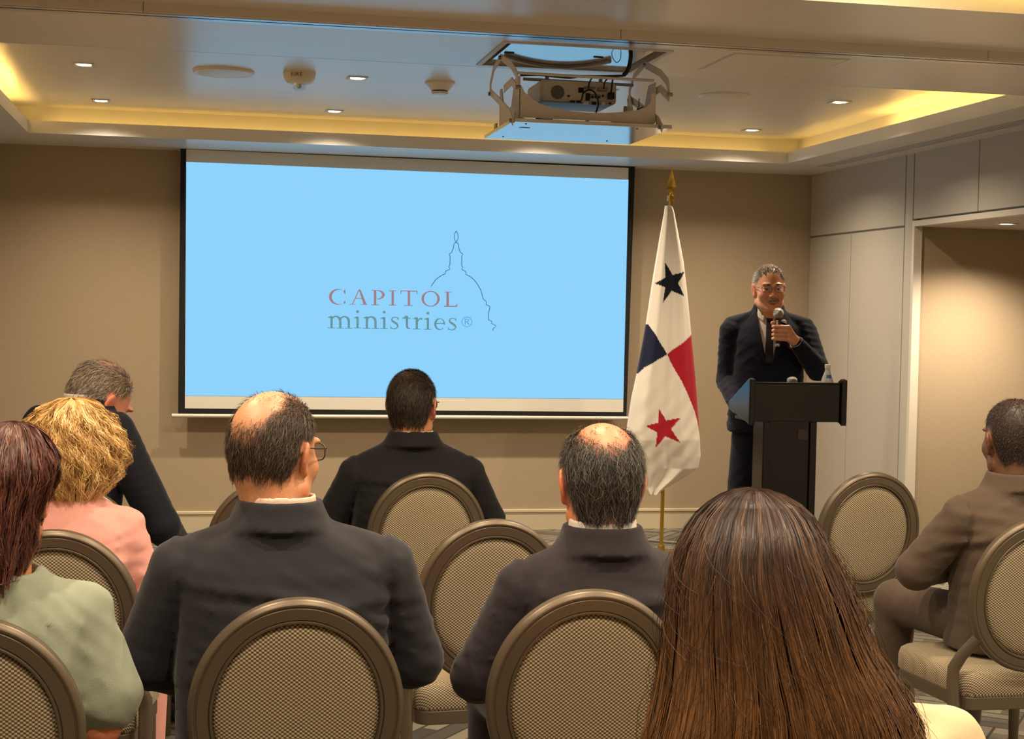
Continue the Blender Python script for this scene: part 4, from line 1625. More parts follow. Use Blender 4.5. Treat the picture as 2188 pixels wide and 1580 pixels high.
def rot(yaw=0, pitch=0, roll=0):
    """yaw about Z (positive to the left), pitch about X (positive looks up), roll about Y"""
    y, p, r = map(math.radians, (yaw, pitch, roll))
    Rz = np.array([[math.cos(y), -math.sin(y), 0], [math.sin(y), math.cos(y), 0], [0, 0, 1]])
    Rx = np.array([[1, 0, 0], [0, math.cos(p), -math.sin(p)], [0, math.sin(p), math.cos(p)]])
    Ry = np.array([[math.cos(r), 0, math.sin(r)], [0, 1, 0], [-math.sin(r), 0, math.cos(r)]])
    return Rz @ Rx @ Ry


def lin(r, g, b):
    return np.array(srgb(r, g, b)[:3])


def head_sdf(f, c, R, s, face=False, neck_to=None, ear=1.0, jowl=0.0):
    c = np.array(c, float)

    def w(x, y, z):
        return c + R @ (np.array([x, y, z]) * s)

    def E(p, r, k, cut=False, Rl=None):
        f.ell(w(*p), np.array(r) * s, k * s, R if Rl is None else R @ Rl, cut)
    E((0, -0.014, 0.034), (0.0765, 0.099, 0.088), 0.01)
    E((0, -0.035, -0.005), (0.070, 0.070, 0.075), 0.02)
    E((0, 0.030, -0.020), (0.066, 0.066, 0.085), 0.02)
    E((0, 0.034, -0.078), (0.053 + jowl, 0.050, 0.042), 0.025)
    f.cone(w(-0.05 - jowl, 0.0, -0.07), w(-0.018, 0.066, -0.103), 0.022 * s, 0.020 * s, 0.02 * s)
    f.cone(w(0.05 + jowl, 0.0, -0.07), w(0.018, 0.066, -0.103), 0.022 * s, 0.020 * s, 0.02 * s)
    E((0, 0.079, -0.103), (0.021, 0.016, 0.016), 0.014)
    for q in (-1, 1):
        E((q * 0.040, 0.060, -0.032), (0.026, 0.024, 0.026), 0.02)
        E((q * 0.031, 0.084, 0.024), (0.026, 0.014, 0.009), 0.010)
        E((q * 0.032, 0.104, 0.003), (0.018, 0.018, 0.0115), 0.012, cut=True)
        # ear: flattened shell turned out from the skull
        Re = rot(q * 24, 6, q * 6)
        e = ear
        E((q * 0.080, -0.010, -0.006), (0.0075 * e, 0.020 * e, 0.033 * e), 0.006, Rl=Re)
        E((q * 0.077, -0.004, -0.036), (0.007 * e, 0.010 * e, 0.011 * e), 0.006, Rl=Re)
        E((q * 0.0885, -0.006, -0.003), (0.005, 0.012, 0.019), 0.004, cut=True, Rl=Re)
        E((q * 0.0835, -0.012, -0.004), (0.0035, 0.009, 0.014), 0.003, Rl=Re)
    f.cone(w(0, 0.090, 0.012), w(0, 0.112, -0.032), 0.0085 * s, 0.0125 * s, 0.010 * s)
    for q in (-1, 1):
        E((q * 0.0125, 0.102, -0.036), (0.009, 0.011, 0.008), 0.006)
    E((0, 0.088, -0.064), (0.026, 0.013, 0.014), 0.012)
    if face:
        E((0, 0.101, -0.0725), (0.020, 0.017, 0.0075), 0.004, cut=True)
        for q in (-1, 1):
            f.cone(w(q * 0.0185, 0.0885, 0.0085), w(q * 0.0450, 0.0830, 0.0070), 0.0050 * s, 0.0050 * s, 0.004 * s)
            f.cone(w(q * 0.0200, 0.0870, -0.0085), w(q * 0.0440, 0.0820, -0.0080), 0.0045 * s, 0.0045 * s, 0.004 * s)
        f.cone(w(-0.02, 0.089, -0.067), w(0, 0.099, -0.064), 0.003 * s, 0.0045 * s, 0.004 * s)
        f.cone(w(0.02, 0.089, -0.067), w(0, 0.099, -0.064), 0.003 * s, 0.0045 * s, 0.004 * s)
        f.cone(w(-0.018, 0.089, -0.080), w(0, 0.099, -0.0845), 0.004 * s, 0.006 * s, 0.004 * s)
        f.cone(w(0.018, 0.089, -0.080), w(0, 0.099, -0.0845), 0.004 * s, 0.006 * s, 0.004 * s)
        for q in (-1, 1):
            f.cone(w(q * 0.022, 0.094, -0.036), w(q * 0.036, 0.082, -0.072), 0.002 * s, 0.002 * s, 0.006 * s, cut=True)
    else:
        E((0, 0.103, -0.072), (0.022, 0.008, 0.003), 0.004, cut=True)
    n0 = w(0, -0.020, -0.055)
    n1 = np.array(neck_to) if neck_to is not None else w(0, -0.03, -0.2)
    f.cone(n0, n1, 0.055 * s, 0.059 * s, 0.03 * s)
    f.cone(w(0, -0.045, -0.06), n1 + (0, -0.008, 0), 0.040 * s, 0.050 * s, 0.03 * s)
    return w


def hand_sdf(f, wrist, fwd, palm_n, side, curl=0.6, L=0.085, thumb_up=None):
    """palm with four fingers of unequal length bent at the knuckles and a thumb from the side of the palm"""
    wrist = np.array(wrist, float)
    fwd = np.array(fwd, float)
    fwd /= np.linalg.norm(fwd)
    pn = np.array(palm_n, float)
    pn -= fwd * (pn @ fwd)
    pn /= np.linalg.norm(pn)
    lat = np.cross(fwd, pn) * side        # towards the thumb
    R = np.stack([lat, fwd, pn], 1)
    pc = wrist + fwd * L * 0.55
    f.ell(pc, (0.042, 0.052, 0.016), 0.01, R)
    f.cone(wrist - fwd * 0.02, wrist + fwd * 0.02, 0.026, 0.027, 0.015)
    for i, (o, l) in enumerate(((0.030, 0.068), (0.010, 0.076), (-0.010, 0.070), (-0.029, 0.055))):
        p = wrist + fwd * L * (1.02 - 0.05 * abs(i - 1)) + lat * o
        r = 0.0088 - 0.0006 * i
        d = fwd.copy()
        ang = 0.35 + curl * 0.5
        for seg, fr in enumerate((0.45, 0.32, 0.23)):
            d = d * math.cos(ang) + pn * math.sin(ang)
            d -= 0
            q = p + d * l * fr
            f.cone(p, q, r, r * 0.93, 0.004)
            p, r = q, r * 0.93
            ang = curl * (1.0 if seg == 0 else 0.7)
    t0 = wrist + fwd * L * 0.30 + lat * 0.030
    t1 = t0 + (lat * 0.6 + fwd * 0.7 + pn * 0.4) * 0.034
    t2 = t1 + (lat * 0.1 + fwd * 0.8 + pn * 0.5) * 0.030
    f.chain([t0, t1, t2], [0.014, 0.0105, 0.0088], 0.006)


FOLD_SETS = {}


def folds(seed, amp=0.0035, zlo=0.5, zhi=1.0, horiz=0.8, scale=1.0):
    """cloth folds: a handful of oriented ridges, each living in its own patch"""
    r = np.random.default_rng(seed)
    waves = []
    for _ in range(9):
        a = r.normal(0, 0.5) if r.random() < horiz else r.uniform(0, math.pi)
        kz, kx = math.cos(a), math.sin(a)
        lam = r.uniform(0.045, 0.10) * scale
        waves.append((kx, r.normal(0, 0.3), kz, 2 * math.pi / lam, r.uniform(0, 6.28), r.uniform(-0.25, 0.25), r.uniform(-0.2, 0.2), r.uniform(zlo, zhi), r.uniform(0.08, 0.2), r.uniform(0.6, 1.0)))

    def fn(x, y, z):
        out = 0
        for kx, ky, kz, k, ph, px, py, pz, sg, wgt in waves:
            g = np.exp(-(((x - px) / (sg * 1.5)) ** 2 + ((z - pz) / sg) ** 2))
            v = np.sin(k * (kx * x + ky * y + kz * z) + ph + 1.5 * np.sin(9 * x + ph))
            out = out + wgt * g * (1 - np.abs(v)) ** 2 * np.sign(0.5) - 0.3 * wgt * g
        return -amp * out * 1.6
    return fn


def hair_on_head(rootpos, w_inv, N, dens, nstr, rng):
    pass


def short_hair(name, parent, P, Nrm, Q, headfn, dens_fn, comb_fn, col_fn, n=6000, length=0.018, lift=0.35, width=0.0006, seg=4, seed=1, curl=0.0):
    """strands rooted on the head's own surface; headfn maps points to head coordinates"""
    rng = np.random.default_rng(seed)
    q = headfn(P)
    d = dens_fn(q)
    area_w = d * (np.linalg.norm(q, axis=1) < 0.2)
    idx = np.nonzero(area_w > 0.02)[0]
    pr = area_w[idx] / area_w[idx].sum()
    pick = rng.choice(idx, n, p=pr)
    root = P[pick] + rng.normal(0, 0.0018, (n, 3))
    nn = Nrm[pick]
    qq = q[pick]
    cd = comb_fn(qq, rng)                       # in person coordinates
    cd = cd - nn * (cd * nn).sum(1, keepdims=True)
    cd /= np.linalg.norm(cd, axis=1, keepdims=True) + 1e-9
    cd = cd + rng.normal(0, 0.22, (n, 3))
    cd -= nn * (cd * nn).sum(1, keepdims=True)
    cd /= np.linalg.norm(cd, axis=1, keepdims=True) + 1e-9
    L = (length * rng.uniform(0.6, 1.25, n))[:, None]
    pts = [root - nn * 0.001]
    lf = lift * rng.uniform(0.5, 1.5, n)[:, None]
    side = np.cross(nn, cd)
    sg = rng.choice([-1, 1], n)[:, None] * rng.uniform(0.3, 1.0, n)[:, None]
    for k in range(1, seg):
        t = k / (seg - 1)
        pts.append(root + cd * L * t + nn * L * lf * (t - 0.55 * t * t) * 1.3 + side * sg * curl * L * math.sin(t * 3.0))
    paths = np.stack(pts, 1)
    nrm = np.repeat(nn[:, None, :], seg, 1) + rng.normal(0, 0.35, (n, 1, 3))
    wd = np.linspace(1.0, 0.35, seg) * width
    V, Qs, C = strands_mesh(paths, wd, nrm, col_fn(qq, rng))
    return mesh_obj(name, V, Qs, M['hair'], parent, C)


def sstep(x):
    x = np.clip(x, 0, 1)
    return x * x * (3 - 2 * x)


def male_density(q, bald=None, nape=0.0):
    x, y, z = q.T
    zl = np.interp(y, [-0.13, -0.06, -0.042, -0.032, -0.022, 0.018, 0.030, 0.046, 0.065, 0.10], [-0.066 + nape, -0.078 + nape, -0.060 + nape * 0.8, -0.02, 0.030, 0.034, 0.032, 0.052, 0.078, 0.098])
    zl = zl + 0.004 * np.sin(x * 160) + 0.003 * np.sin(x * 390 + y * 200)
    d = sstep((z - zl) / 0.016)
    d = d * (np.linalg.norm(q - np.array([0, -0.014, 0.02]), axis=1) > 0.06)
    # no hair on the ears
    d = d * np.where((np.abs(x) > 0.0795) & (z < 0.03) & (y > -0.045), 0, 1)
    u = q - np.array([0, -0.014, 0.02])
    u = u / (np.linalg.norm(u, axis=1, keepdims=True) + 1e-9)
    for spec in (bald or []):
        ax, c0, c1, keep = spec
        ax = np.array(ax, float)
        ax /= np.linalg.norm(ax)
        ca = u @ ax + 0.02 * np.sin(u[:, 0] * 17) * np.sin(u[:, 1] * 13 + 1)
        d = d * (1 - (1 - keep) * sstep((ca - c1) / (c0 - c1)))
    return d


def skin_colors(P, q, base, dens, hair_rgb, cover=0.8, rosy=0.25, seed=0):
    n = len(P)
    r = np.random.default_rng(seed)
    base = np.array(base)
    col = np.repeat(base[None], n, 0)
    mott = 0.5 + 0.5 * np.sin(P[:, 0] * 71 + 3 * np.sin(P[:, 2] * 53)) * np.sin(P[:, 1] * 67 + P[:, 2] * 41)
    col *= (0.94 + 0.12 * mott)[:, None]
    red = np.zeros(n)
    x, y, z = q.T
    red += np.where(np.abs(x) > 0.078, 0.8, 0)                                           # ears
    red += 0.6 * np.exp(-(((y - 0.112) / 0.02) ** 2 + ((z + 0.03) / 0.02) ** 2 + (x / 0.02) ** 2))
    red += 0.4 * np.exp(-(((np.abs(x) - 0.045) / 0.02) ** 2 + ((z + 0.03) / 0.025) ** 2)) * (y > 0.04)
    lips = np.exp(-(((z + 0.0735) / 0.0105) ** 2 + (x / 0.024) ** 2)) * (y > 0.085)
    red += 1.2 * lips
    col *= 1 + red[:, None] * rosy * np.array([0.25, -0.75, -0.75])
    c = (dens * cover)[:, None]
    return col * (1 - c) + np.array(hair_rgb)[None] * c


def strand_colors(cols, jitter=0.25):
    cols = [np.array(c) for c in cols]

    def fn(qq, rng):
        n = len(qq)
        pick = rng.integers(0, len(cols), n)
        c = np.array(cols)[pick]
        return c * rng.uniform(1 - jitter, 1 + jitter, (n, 1))
    return fn


def comb_back(R, down=1.0):
    def fn(q, rng):
        x, y, z = q.T
        top = sstep((z - 0.05) / 0.06)
        v = np.stack([0.25 * np.sign(x) * (1 - top), -0.5 - 0.5 * top, -down * (1 - 0.8 * top)], 1)
        return v @ R.T
    return fn


def comb_down(R):
    def fn(q, rng):
        x, y, z = q.T
        v = np.stack([x * 4, y * 4, -0.9 + 0 * z], 1)
        return v @ R.T
    return fn


def spectacles(parent, w, material, wid=0.027, hgt=0.0185, rimless=False, y=0.109, r=0.0014):
    g = empty('spectacles')
    g.parent = parent
    for q in (-1, 1):
        pts = []
        for k in range(28):
            t = 2 * math.pi * k / 28
            cx, sz = math.cos(t), math.sin(t)
            e = 0.62
            px_ = q * 0.033 + wid * math.copysign(abs(cx) ** e, cx)
            pz_ = 0.001 + hgt * math.copysign(abs(sz) ** e, sz)
            pts.append(w(px_, y - 0.9 * max(0, abs(px_) - 0.03) ** 1.0 * 0.35, pz_))
        MB().tube(pts, r, 8, closed=True).build('rim', material, g, smooth=60)
        m = MB()
        m.add([p for p in pts], [tuple(range(28))])
        m.build('lens', M['lens'], g)
        MB().tube([w(q * 0.060, y - 0.010, 0.008), w(q * 0.071, y - 0.022, 0.010), w(q * 0.0795, 0.03, 0.012), w(q * 0.083, -0.005, 0.014), w(q * 0.080, -0.03, 0.002)], r * 1.1, 8).build('temple', material, g, smooth=60)
    MB().tube([w(-0.008, y, 0.004), w(0, y + 0.004, 0.008), w(0.008, y, 0.004)], r, 8).build('bridge', material, g, smooth=60)
    return g


def head_map(c, R, s):
    c = np.array(c, float)

    def fn(P):
        return (P - c) @ R / s
    return fn


def body_field(lo, hi, hc, hs, hands, hfine=0.0048, h=0.016):
    fx = [(hc[0] - 0.125 * hs, hc[0] + 0.125 * hs, hfine)]
    fy = [(hc[1] - 0.145 * hs, hc[1] + 0.145 * hs, hfine)]
    fz = [(hc[2] - 0.155 * hs, hc[2] + 0.135 * hs, hfine)]
    for p in hands:
        fx.append((p[0] - 0.08, p[0] + 0.08, 0.008))
        fy.append((p[1] - 0.05, p[1] + 0.13, 0.008))
        fz.append((p[2] - 0.06, p[2] + 0.06, 0.008))
    return Field(lo, hi, h, (fx, fy, fz))


def build_cloth(f, name, material, parent, sm=2, warp=None):
    if warp is not None:
        f.warp(warp)
    P, Q = f.surface()
    P, Q = largest_only(P, Q)
    P = smooth_mesh(P, Q, sm)
    return mesh_obj(name, P, Q, material, parent), P, Q


def drape(seed, zs, hw):
    """long soft drape folds swung across the back of a jacket from the armholes"""
    r = np.random.default_rng(seed)
    L = []
    for k in range(5):
        z0 = zs - 0.10 - 0.055 * k + r.normal(0, 0.012)
        L.append((z0, r.normal(0, 0.18), r.uniform(-0.9, 0.6), r.uniform(0.011, 0.020), r.uniform(0.005, 0.010), r.uniform(-0.1, 0.1), r.uniform(0.10, 0.2)))

    def fn(x, y, z):
        out = 0
        for z0, sl, cv, wd, am, px, pw in L:
            u = (z - (z0 + sl * x + cv * x * x)) / wd
            e = np.exp(-((x - px) / pw) ** 2)
            out = out - am * e * (np.exp(-u * u) - 0.7 * np.exp(-(u + 1.5) ** 2))
        return out * (y < 0.05)
    return fn


def seated(name_label, loc, rz, s):
    """person on a chair facing +Y; origin on the floor under the hips; everything in metres"""
    root = empty('person', (loc[0], loc[1], 0), math.radians(rz))
    tag(root, name_label, 'person')
    hw, zs, zn = s['hw'], s['zs'], s['zn']
    lean = s.get('lean', 0.0)
    hip = s.get('hip', 0.04)
    hx, hy, hz, yaw, pitch, roll, hs = s['head']
    R = rot(yaw, pitch, roll)
    hc = np.array([hx, hy, hz])
    cy = lambda z: lean * (z - 0.55)
    sx = lambda z: s.get('side', 0.0) * (z - 0.55)
    cn = np.array([(sx(zn) + hx) / 2, (cy(zn) + hy) / 2 - 0.012, 0])
    eL, eR = s.get('elbows', ((-hw - 0.005, 0.03, zs - 0.27), (hw + 0.005, 0.03, zs - 0.27)))
    wL, wR = s.get('wrists', ((-0.10, 0.28, 0.62), (0.10, 0.28, 0.62)))
    arms_ = ((-1, np.array(eL), np.array(wL)), (1, np.array(eR), np.array(wR)))
    by = s.get('depth', 1.0)
    la = math.radians(s.get('legturn', 0.0))

    def lg(x, y, z):
        return np.array([math.cos(la) * x - math.sin(la) * y, hip + math.sin(la) * x + math.cos(la) * y, z])

    # --- body: one continuous skin
    lo = (-0.46, -0.30, -0.01)
    hi = (0.46, 0.78, hz + 0.16 * hs)
    hands = [np.array(w_) for w_ in (wL, wR)]
    f = body_field(lo, hi, hc, hs, hands)
    f.loft([(0.50, sx(0.5), hip * 0.3, hw * 0.62, 0.10), (0.70, sx(0.7), cy(0.7), hw * 0.62, 0.105), (zs - 0.12, sx(zs), cy(zs), hw * 0.66, 0.10), (zs - 0.03, sx(zs), cy(zs), hw * 0.5, 0.07), (zn - 0.08, cn[0], cn[1], 0.07, 0.055)], 0.03)
    f.ell((0, hip, 0.55), (hw * 0.65, 0.12, 0.09), 0.03)
    for q, e, w_ in arms_:
        sh = np.array([q * (hw - 0.075) + sx(zs), cy(zs), zs - 0.075])
        f.chain([sh, e, w_], [0.045, 0.038, 0.027], 0.02)
        d = w_ - e
        d /= np.linalg.norm(d)
        hand_sdf(f, w_, d * 0.8 + np.array([-q * 0.15, 0.3, -0.15]), (-q * 0.3, 0.1, -0.9), q, curl=0.55)
        f.chain([lg(q * 0.09, 0, 0.55), lg(q * 0.13, 0.40, 0.53), lg(q * 0.14, 0.43, 0.10)], [0.07, 0.05, 0.035], 0.02)
        f.ell(lg(q * 0.145, 0.49, 0.045), (0.032, 0.11, 0.03), 0.02, rot(s.get('legturn', 0.0)))
    w = head_sdf(f, hc, R, hs, neck_to=cn + (0, 0, zn - 0.09), ear=s.get('ear', 1.0), jowl=s.get('jowl', 0.0))
    P, Q = f.surface()
    P, Q = largest_only(P, Q)
    P = smooth_mesh(P, Q, 1, 0.4)
    hm = head_map(hc, R, hs)
    q_ = hm(P)
    dens = s['dens'](q_) if 'dens' in s else np.zeros(len(P))
    col = skin_colors(P, q_, s['skin'], dens, s.get('scalp', lin(60, 48, 40)), s.get('cover', 0.8))
    body = mesh_obj('body', P, Q, M['skin'], root, col)
    Nn = vnormals(P, Q)

    # --- upper garment
    f = Field((-0.50, -0.32, 0.40), (0.50, 0.62, zn + 0.03), 0.0085)
    wst = s.get('waist', 0.80)
    aw = 0.81 if s.get('kind', 'suit') == 'suit' else 0.88
    wst = wst - (0.05 if s.get('kind', 'suit') == 'suit' else 0)
    secs = [(0.475, 0, hip * 0.6, hw * (wst + 0.02), 0.155 * by), (0.60, sx(0.6), cy(0.6) + hip * 0.3, hw * wst, 0.150 * by), (0.75, sx(0.75), cy(0.75), hw * (wst + 0.02), 0.148 * by),
            (zs - 0.13, sx(zs - 0.13), cy(zs - 0.13), hw * aw, 0.138 * by), (zs - 0.06, sx(zs - 0.06), cy(zs - 0.06), hw * (aw + 0.01), 0.118 * by), (zs - 0.015, sx(zs), cy(zs), hw * 0.70, 0.095 * by),
            (zn - 0.055, cn[0], cn[1], 0.105, 0.085), (zn - 0.03, cn[0], cn[1], 0.08, 0.074)]
    f.loft(secs, 0.02, n=2.5)
    kind = s.get('kind', 'suit')
    for q, e, w_ in arms_:
        sh0 = np.array([cn[0] + q * 0.075, cn[1], zn - 0.078])
        sh1 = np.array([q * (hw - 0.050) + sx(zs), cy(zs), zs - 0.046])
        f.cone(sh0, sh1, 0.040, 0.047, 0.024)
        sh2 = np.array([q * (hw - 0.066) + sx(zs), cy(zs), zs - 0.072])
        d = w_ - e
        we = e + d * 0.93
        if kind == 'short':
            m_ = sh2 + (e - sh2) * 0.66 + np.array([q * 0.02, 0, -0.01])
            f.cone(sh2, m_, 0.068, 0.078, 0.02)
        else:
            f.cone(sh2, e, 0.069, s.get('sleeve', 0.060), 0.006 if kind == 'suit' else 0.016)
            f.cone(e, we, s.get('sleeve', 0.060), 0.043, 0.012)
    if kind == 'suit':
        f.loft([(zn - 0.062, cn[0], cn[1] - 0.006, 0.124, 0.104), (zn - 0.045, cn[0], cn[1] - 0.003, 0.108, 0.097), (zn - 0.02, cn[0], cn[1], 0.095, 0.091), (zn, cn[0], cn[1], 0.088, 0.087)], 0.0015, n=2.0)
        f.loft([(zn - 0.05, cn[0], cn[1], 0.072, 0.072), (zn + 0.03, cn[0], cn[1], 0.079, 0.078)], 0.002, n=2.0, cut=True)
        # fall line under the collar, armhole seams, centre back seam
        fo = folds(s.get('seed', 1), s.get('foldamp', 0.0040), 0.62, zs - 0.04, scale=1.0)
        fo2 = folds(s.get('seed', 1) + 50, 0.0022, 0.6, zs - 0.1, horiz=0.7, scale=0.7)
        ridges = drape(s.get('seed', 1) + 7, zs, hw)

        def wp(x, y, z):
            g = 0.45 * fo(x, y, z) + fo2(x, y, z) * sstep((np.abs(x) - hw * 0.7) / 0.05) + ridges(x, y, z)
            ax_ = np.abs(x - sx(zs))
            g = g + 0.0050 * np.exp(-((ax_ - (hw - 0.060) - 0.25 * (zs - 0.1 - z) * 0.3) / 0.0060) ** 2) * sstep((z - zs + 0.28) / 0.05)
            g = g - 0.0050 * np.exp(-((ax_ - (hw - 0.045) - 0.25 * (zs - 0.1 - z) * 0.3) / 0.010) ** 2) * sstep((z - zs + 0.2) / 0.05)
            g = g + 0.0016 * np.exp(-((x - sx(z)) / 0.004) ** 2) * (y < cy(z)) * (z < zn - 0.09)
            return g
    else:
        f.loft([(zn - 0.07, cn[0], cn[1] + 0.01, 0.066, 0.066), (zn + 0.03, cn[0], cn[1] + 0.01, 0.085, 0.08)], 0.004, n=2.0, cut=True)
        fo = folds(s.get('seed', 1), s.get('foldamp', 0.004) * 0.8, 0.6, zs, horiz=0.2, scale=1.7)
        fo2 = folds(s.get('seed', 1) + 9, 0.0012, 0.6, zs, horiz=0.2, scale=0.9)

        def wp(x, y, z):
            g = fo(x, y, z) + fo2(x, y, z)
            ax_ = np.abs(x - sx(zs))
            return g + 0.003 * np.exp(-((ax_ - (hw - 0.066)) / 0.004) ** 2) * sstep((z - zs + 0.25) / 0.05)
    gname = {'suit': 'suit_jacket', 'short': 'blouse', 'long': 'blouse'}[kind]
    build_cloth(f, gname, s['cloth'], root, 2, wp)

    if kind == 'suit':
        f = Field((cn[0] - 0.11, cn[1] - 0.11, zn - 0.07), (cn[0] + 0.11, cn[1] + 0.11, zn + 0.04), 0.004)
        up = s.get('collar_up', 0.013)
        f.loft([(zn - 0.045, cn[0], cn[1], 0.080, 0.079), (zn + up, cn[0], cn[1], 0.0755, 0.075)], 0.002, n=2.0)
        f.loft([(zn - 0.06, cn[0], cn[1], 0.070, 0.070), (zn + 0.04, cn[0], cn[1], 0.069, 0.069)], 0.002, n=2.0, cut=True)
        build_cloth(f, 'shirt_collar', s.get('shirt', M['shirt_white']), root, 1)

    # --- trousers and shoes
    f = Field((-0.42, -0.22, 0.03), (0.42, 0.66 + hip, 0.66), 0.014)
    f.ell((0, hip, 0.555), (hw * 0.74, 0.145, 0.095), 0.03)
    for q in (-1, 1):
        kx = s.get('knee', 0.15)
        f.chain([lg(q * 0.095, 0.02, 0.55), lg(q * kx, 0.41, 0.545), lg(q * kx, 0.44, 0.09)], [0.085, 0.070, 0.052], 0.025)
    build_cloth(f, 'trousers', s.get('legs', s['cloth']), root, 2)
    for q in (-1, 1):
        kx = s.get('knee', 0.15)
        c_ = lg(q * kx, 0.50, 0.06)
        f = Field((c_[0] - 0.15, c_[1] - 0.20, -0.005), (c_[0] + 0.15, c_[1] + 0.20, 0.14), 0.012)
        f.ell(lg(q * kx, 0.51, 0.034), (0.044, 0.135, 0.034), 0.02, rot(s.get('legturn', 0.0)))
        f.ell(lg(q * kx, 0.43, 0.06), (0.04, 0.06, 0.05), 0.02, rot(s.get('legturn', 0.0)))
        build_cloth(f, 'shoe', M['shoe'], root, 1)
    return root, dict(P=P, N=Nn, Q=Q, hm=hm, R=R, w=w, hc=hc, hs=hs)


# ------------------------------------------------------------------ long and waved hair as flowing strands
def flowing_hair(name, parent, sil, cyf, depth_b, depth_f, zend, cols, n=5000, S=16, width=0.0011, wave=0.0, wfreq=3.0, amp_phi=0.06, phimax=125, seed=3, under=(0.02, 0.01, 0.008), inset=0.010,
                 layer=0.014, fly=150, tip_curl=0.0, tipvar=0.12, bump=0.0, tips=None, frizz=0.0):
    """sil: list of (z, x_left, x_right) from crown to tips in person coordinates; strands run down the shell from the crown"""
    rng = np.random.default_rng(seed)
    S_ = np.array(sorted(sil, key=lambda t: -t[0]), float)
    zz = -S_[:, 0]

    def shell(phi, z, off):
        xl, xr = np.interp(-z, zz, S_[:, 1]), np.interp(-z, zz, S_[:, 2])
        cx, hwid = (xl + xr) / 2, (xr - xl) / 2
        d = np.interp(-z, zz, np.interp(zz, -np.array([p[0] for p in depth_b]), [p[1] for p in depth_b]))
        df = np.interp(-z, -np.array([p[0] for p in depth_f]), [p[1] for p in depth_f])
        sc = np.clip((hwid + off) / np.maximum(hwid, 1e-4), 0.02, 3)
        c = np.cos(phi)
        dd = np.where(c > 0, d, df)
        x = cx + hwid * sc * np.sin(phi)
        y = np.interp(-z, -np.array([p[0] for p in cyf]), [p[1] for p in cyf]) - (dd + off) * c
        if bump:
            k = bump * (np.sin(phi * 7 + z * 38) * np.sin(z * 55 + phi * 3) + 0.6 * np.sin(phi * 13 - z * 70))
            x, y = x + k * np.sin(phi), y - k * c
        return np.stack([x, y, z], -1)
    ztop = S_[0, 0]
    pm_ = math.radians(phimax)
    # underlying mass
    NP, NZ = 72, 60
    tz = (np.linspace(0, 1, NZ) ** 2.2)
    zg = ztop - 0.004 - (ztop - 0.004 - zend) * tz
    ph = np.linspace(-pm_, pm_, NP)
    G = shell(np.repeat(ph[None], NZ, 0), np.repeat(zg[:, None], NP, 1), -inset)
    idx = np.arange(NZ * NP).reshape(NZ, NP)
    Qg = np.stack([idx[:-1, :-1], idx[1:, :-1], idx[1:, 1:], idx[:-1, 1:]], -1).reshape(-1, 4)
    Vs, Qs, Cs = [G.reshape(-1, 3)], [Qg], [np.repeat(np.array(under)[None], NZ * NP, 0)]
    # strands
    phi0 = rng.uniform(-pm_, pm_, n)
    cl = rng.normal(0, 1, (40,))
    t = np.linspace(0, 1, S) ** 1.9
    zt_ = zend + (ztop - zend) * tipvar * rng.random(n) ** 2
    Z = ztop - (ztop - zt_[:, None]) * t[None, :]
    clump = np.floor(phi0 * 14).astype(int) % 40
    PH = phi0[:, None] + amp_phi * np.sin(t[None] * 2.4 + cl[clump][:, None] * 2) * t[None] + rng.normal(0, 0.03, (n, 1)) * t[None]
    off = -layer * rng.random((n, 1)) ** 1.5 * np.clip(t[None] * 3, 0.15, 1)
    if wave:
        phs = cl[clump][:, None] * 3 + rng.normal(0, 0.5, (n, 1))
        PH = PH + wave * 7 * np.sin(t[None] * wfreq * 6.28 + phs) * np.clip(t[None] * 3, 0, 1)
        off = off + wave * np.cos(t[None] * wfreq * 6.28 + phs) * np.clip(t[None] * 3, 0, 1)
    if tip_curl:
        Z = Z + tip_curl * np.sin(np.clip((t[None] - 0.7) / 0.3, 0, 1) * 3.0 + cl[clump][:, None]) * np.clip((t[None] - 0.7) / 0.3, 0, 1)
    if frizz:
        fq = rng.uniform(4, 11, (n, 1))
        p1, p2 = rng.uniform(0, 6.28, (n, 1)), rng.uniform(0, 6.28, (n, 1))
        am = frizz * rng.uniform(0.2, 1.0, (n, 1)) ** 2 * np.clip(t[None] * 4, 0, 1)
        PH = PH + 6 * am * np.sin(fq * t[None] * 3 + p1)
        off = off + 1.2 * am * np.cos(fq * t[None] * 3 + p2)
        Z = Z + 0.8 * am * np.sin(fq * t[None] * 2.2 + p2)
    P_ = shell(PH, Z, off)
    C_ = shell(PH, Z, off - 0.03)
    nr = P_ - C_
    nr = nr / (np.linalg.norm(nr, axis=2, keepdims=True) + 1e-9) + rng.normal(0, 0.24, (n, 1, 3))
    base = np.array([c for c in cols])
    pick = np.clip((cl[clump] * 0.8 + rng.normal(0, 0.9, n) + len(cols) / 2), 0, len(cols) - 1).astype(int)
    cc = base[pick] * rng.uniform(0.8, 1.2, (n, 1))
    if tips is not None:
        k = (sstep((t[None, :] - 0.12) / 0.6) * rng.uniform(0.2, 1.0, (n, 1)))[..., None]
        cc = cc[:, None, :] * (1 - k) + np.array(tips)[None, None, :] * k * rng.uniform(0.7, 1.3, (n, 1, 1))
    wd = np.interp(t, [0, 0.1, 0.85, 1], [0.6, 1, 1, 0.3]) * width
    v, q, c = strands_mesh(P_, wd, nr, cc, 0)
    Qs.append(q + sum(len(a) for a in Vs))
    Vs.append(v)
    Cs.append(c)
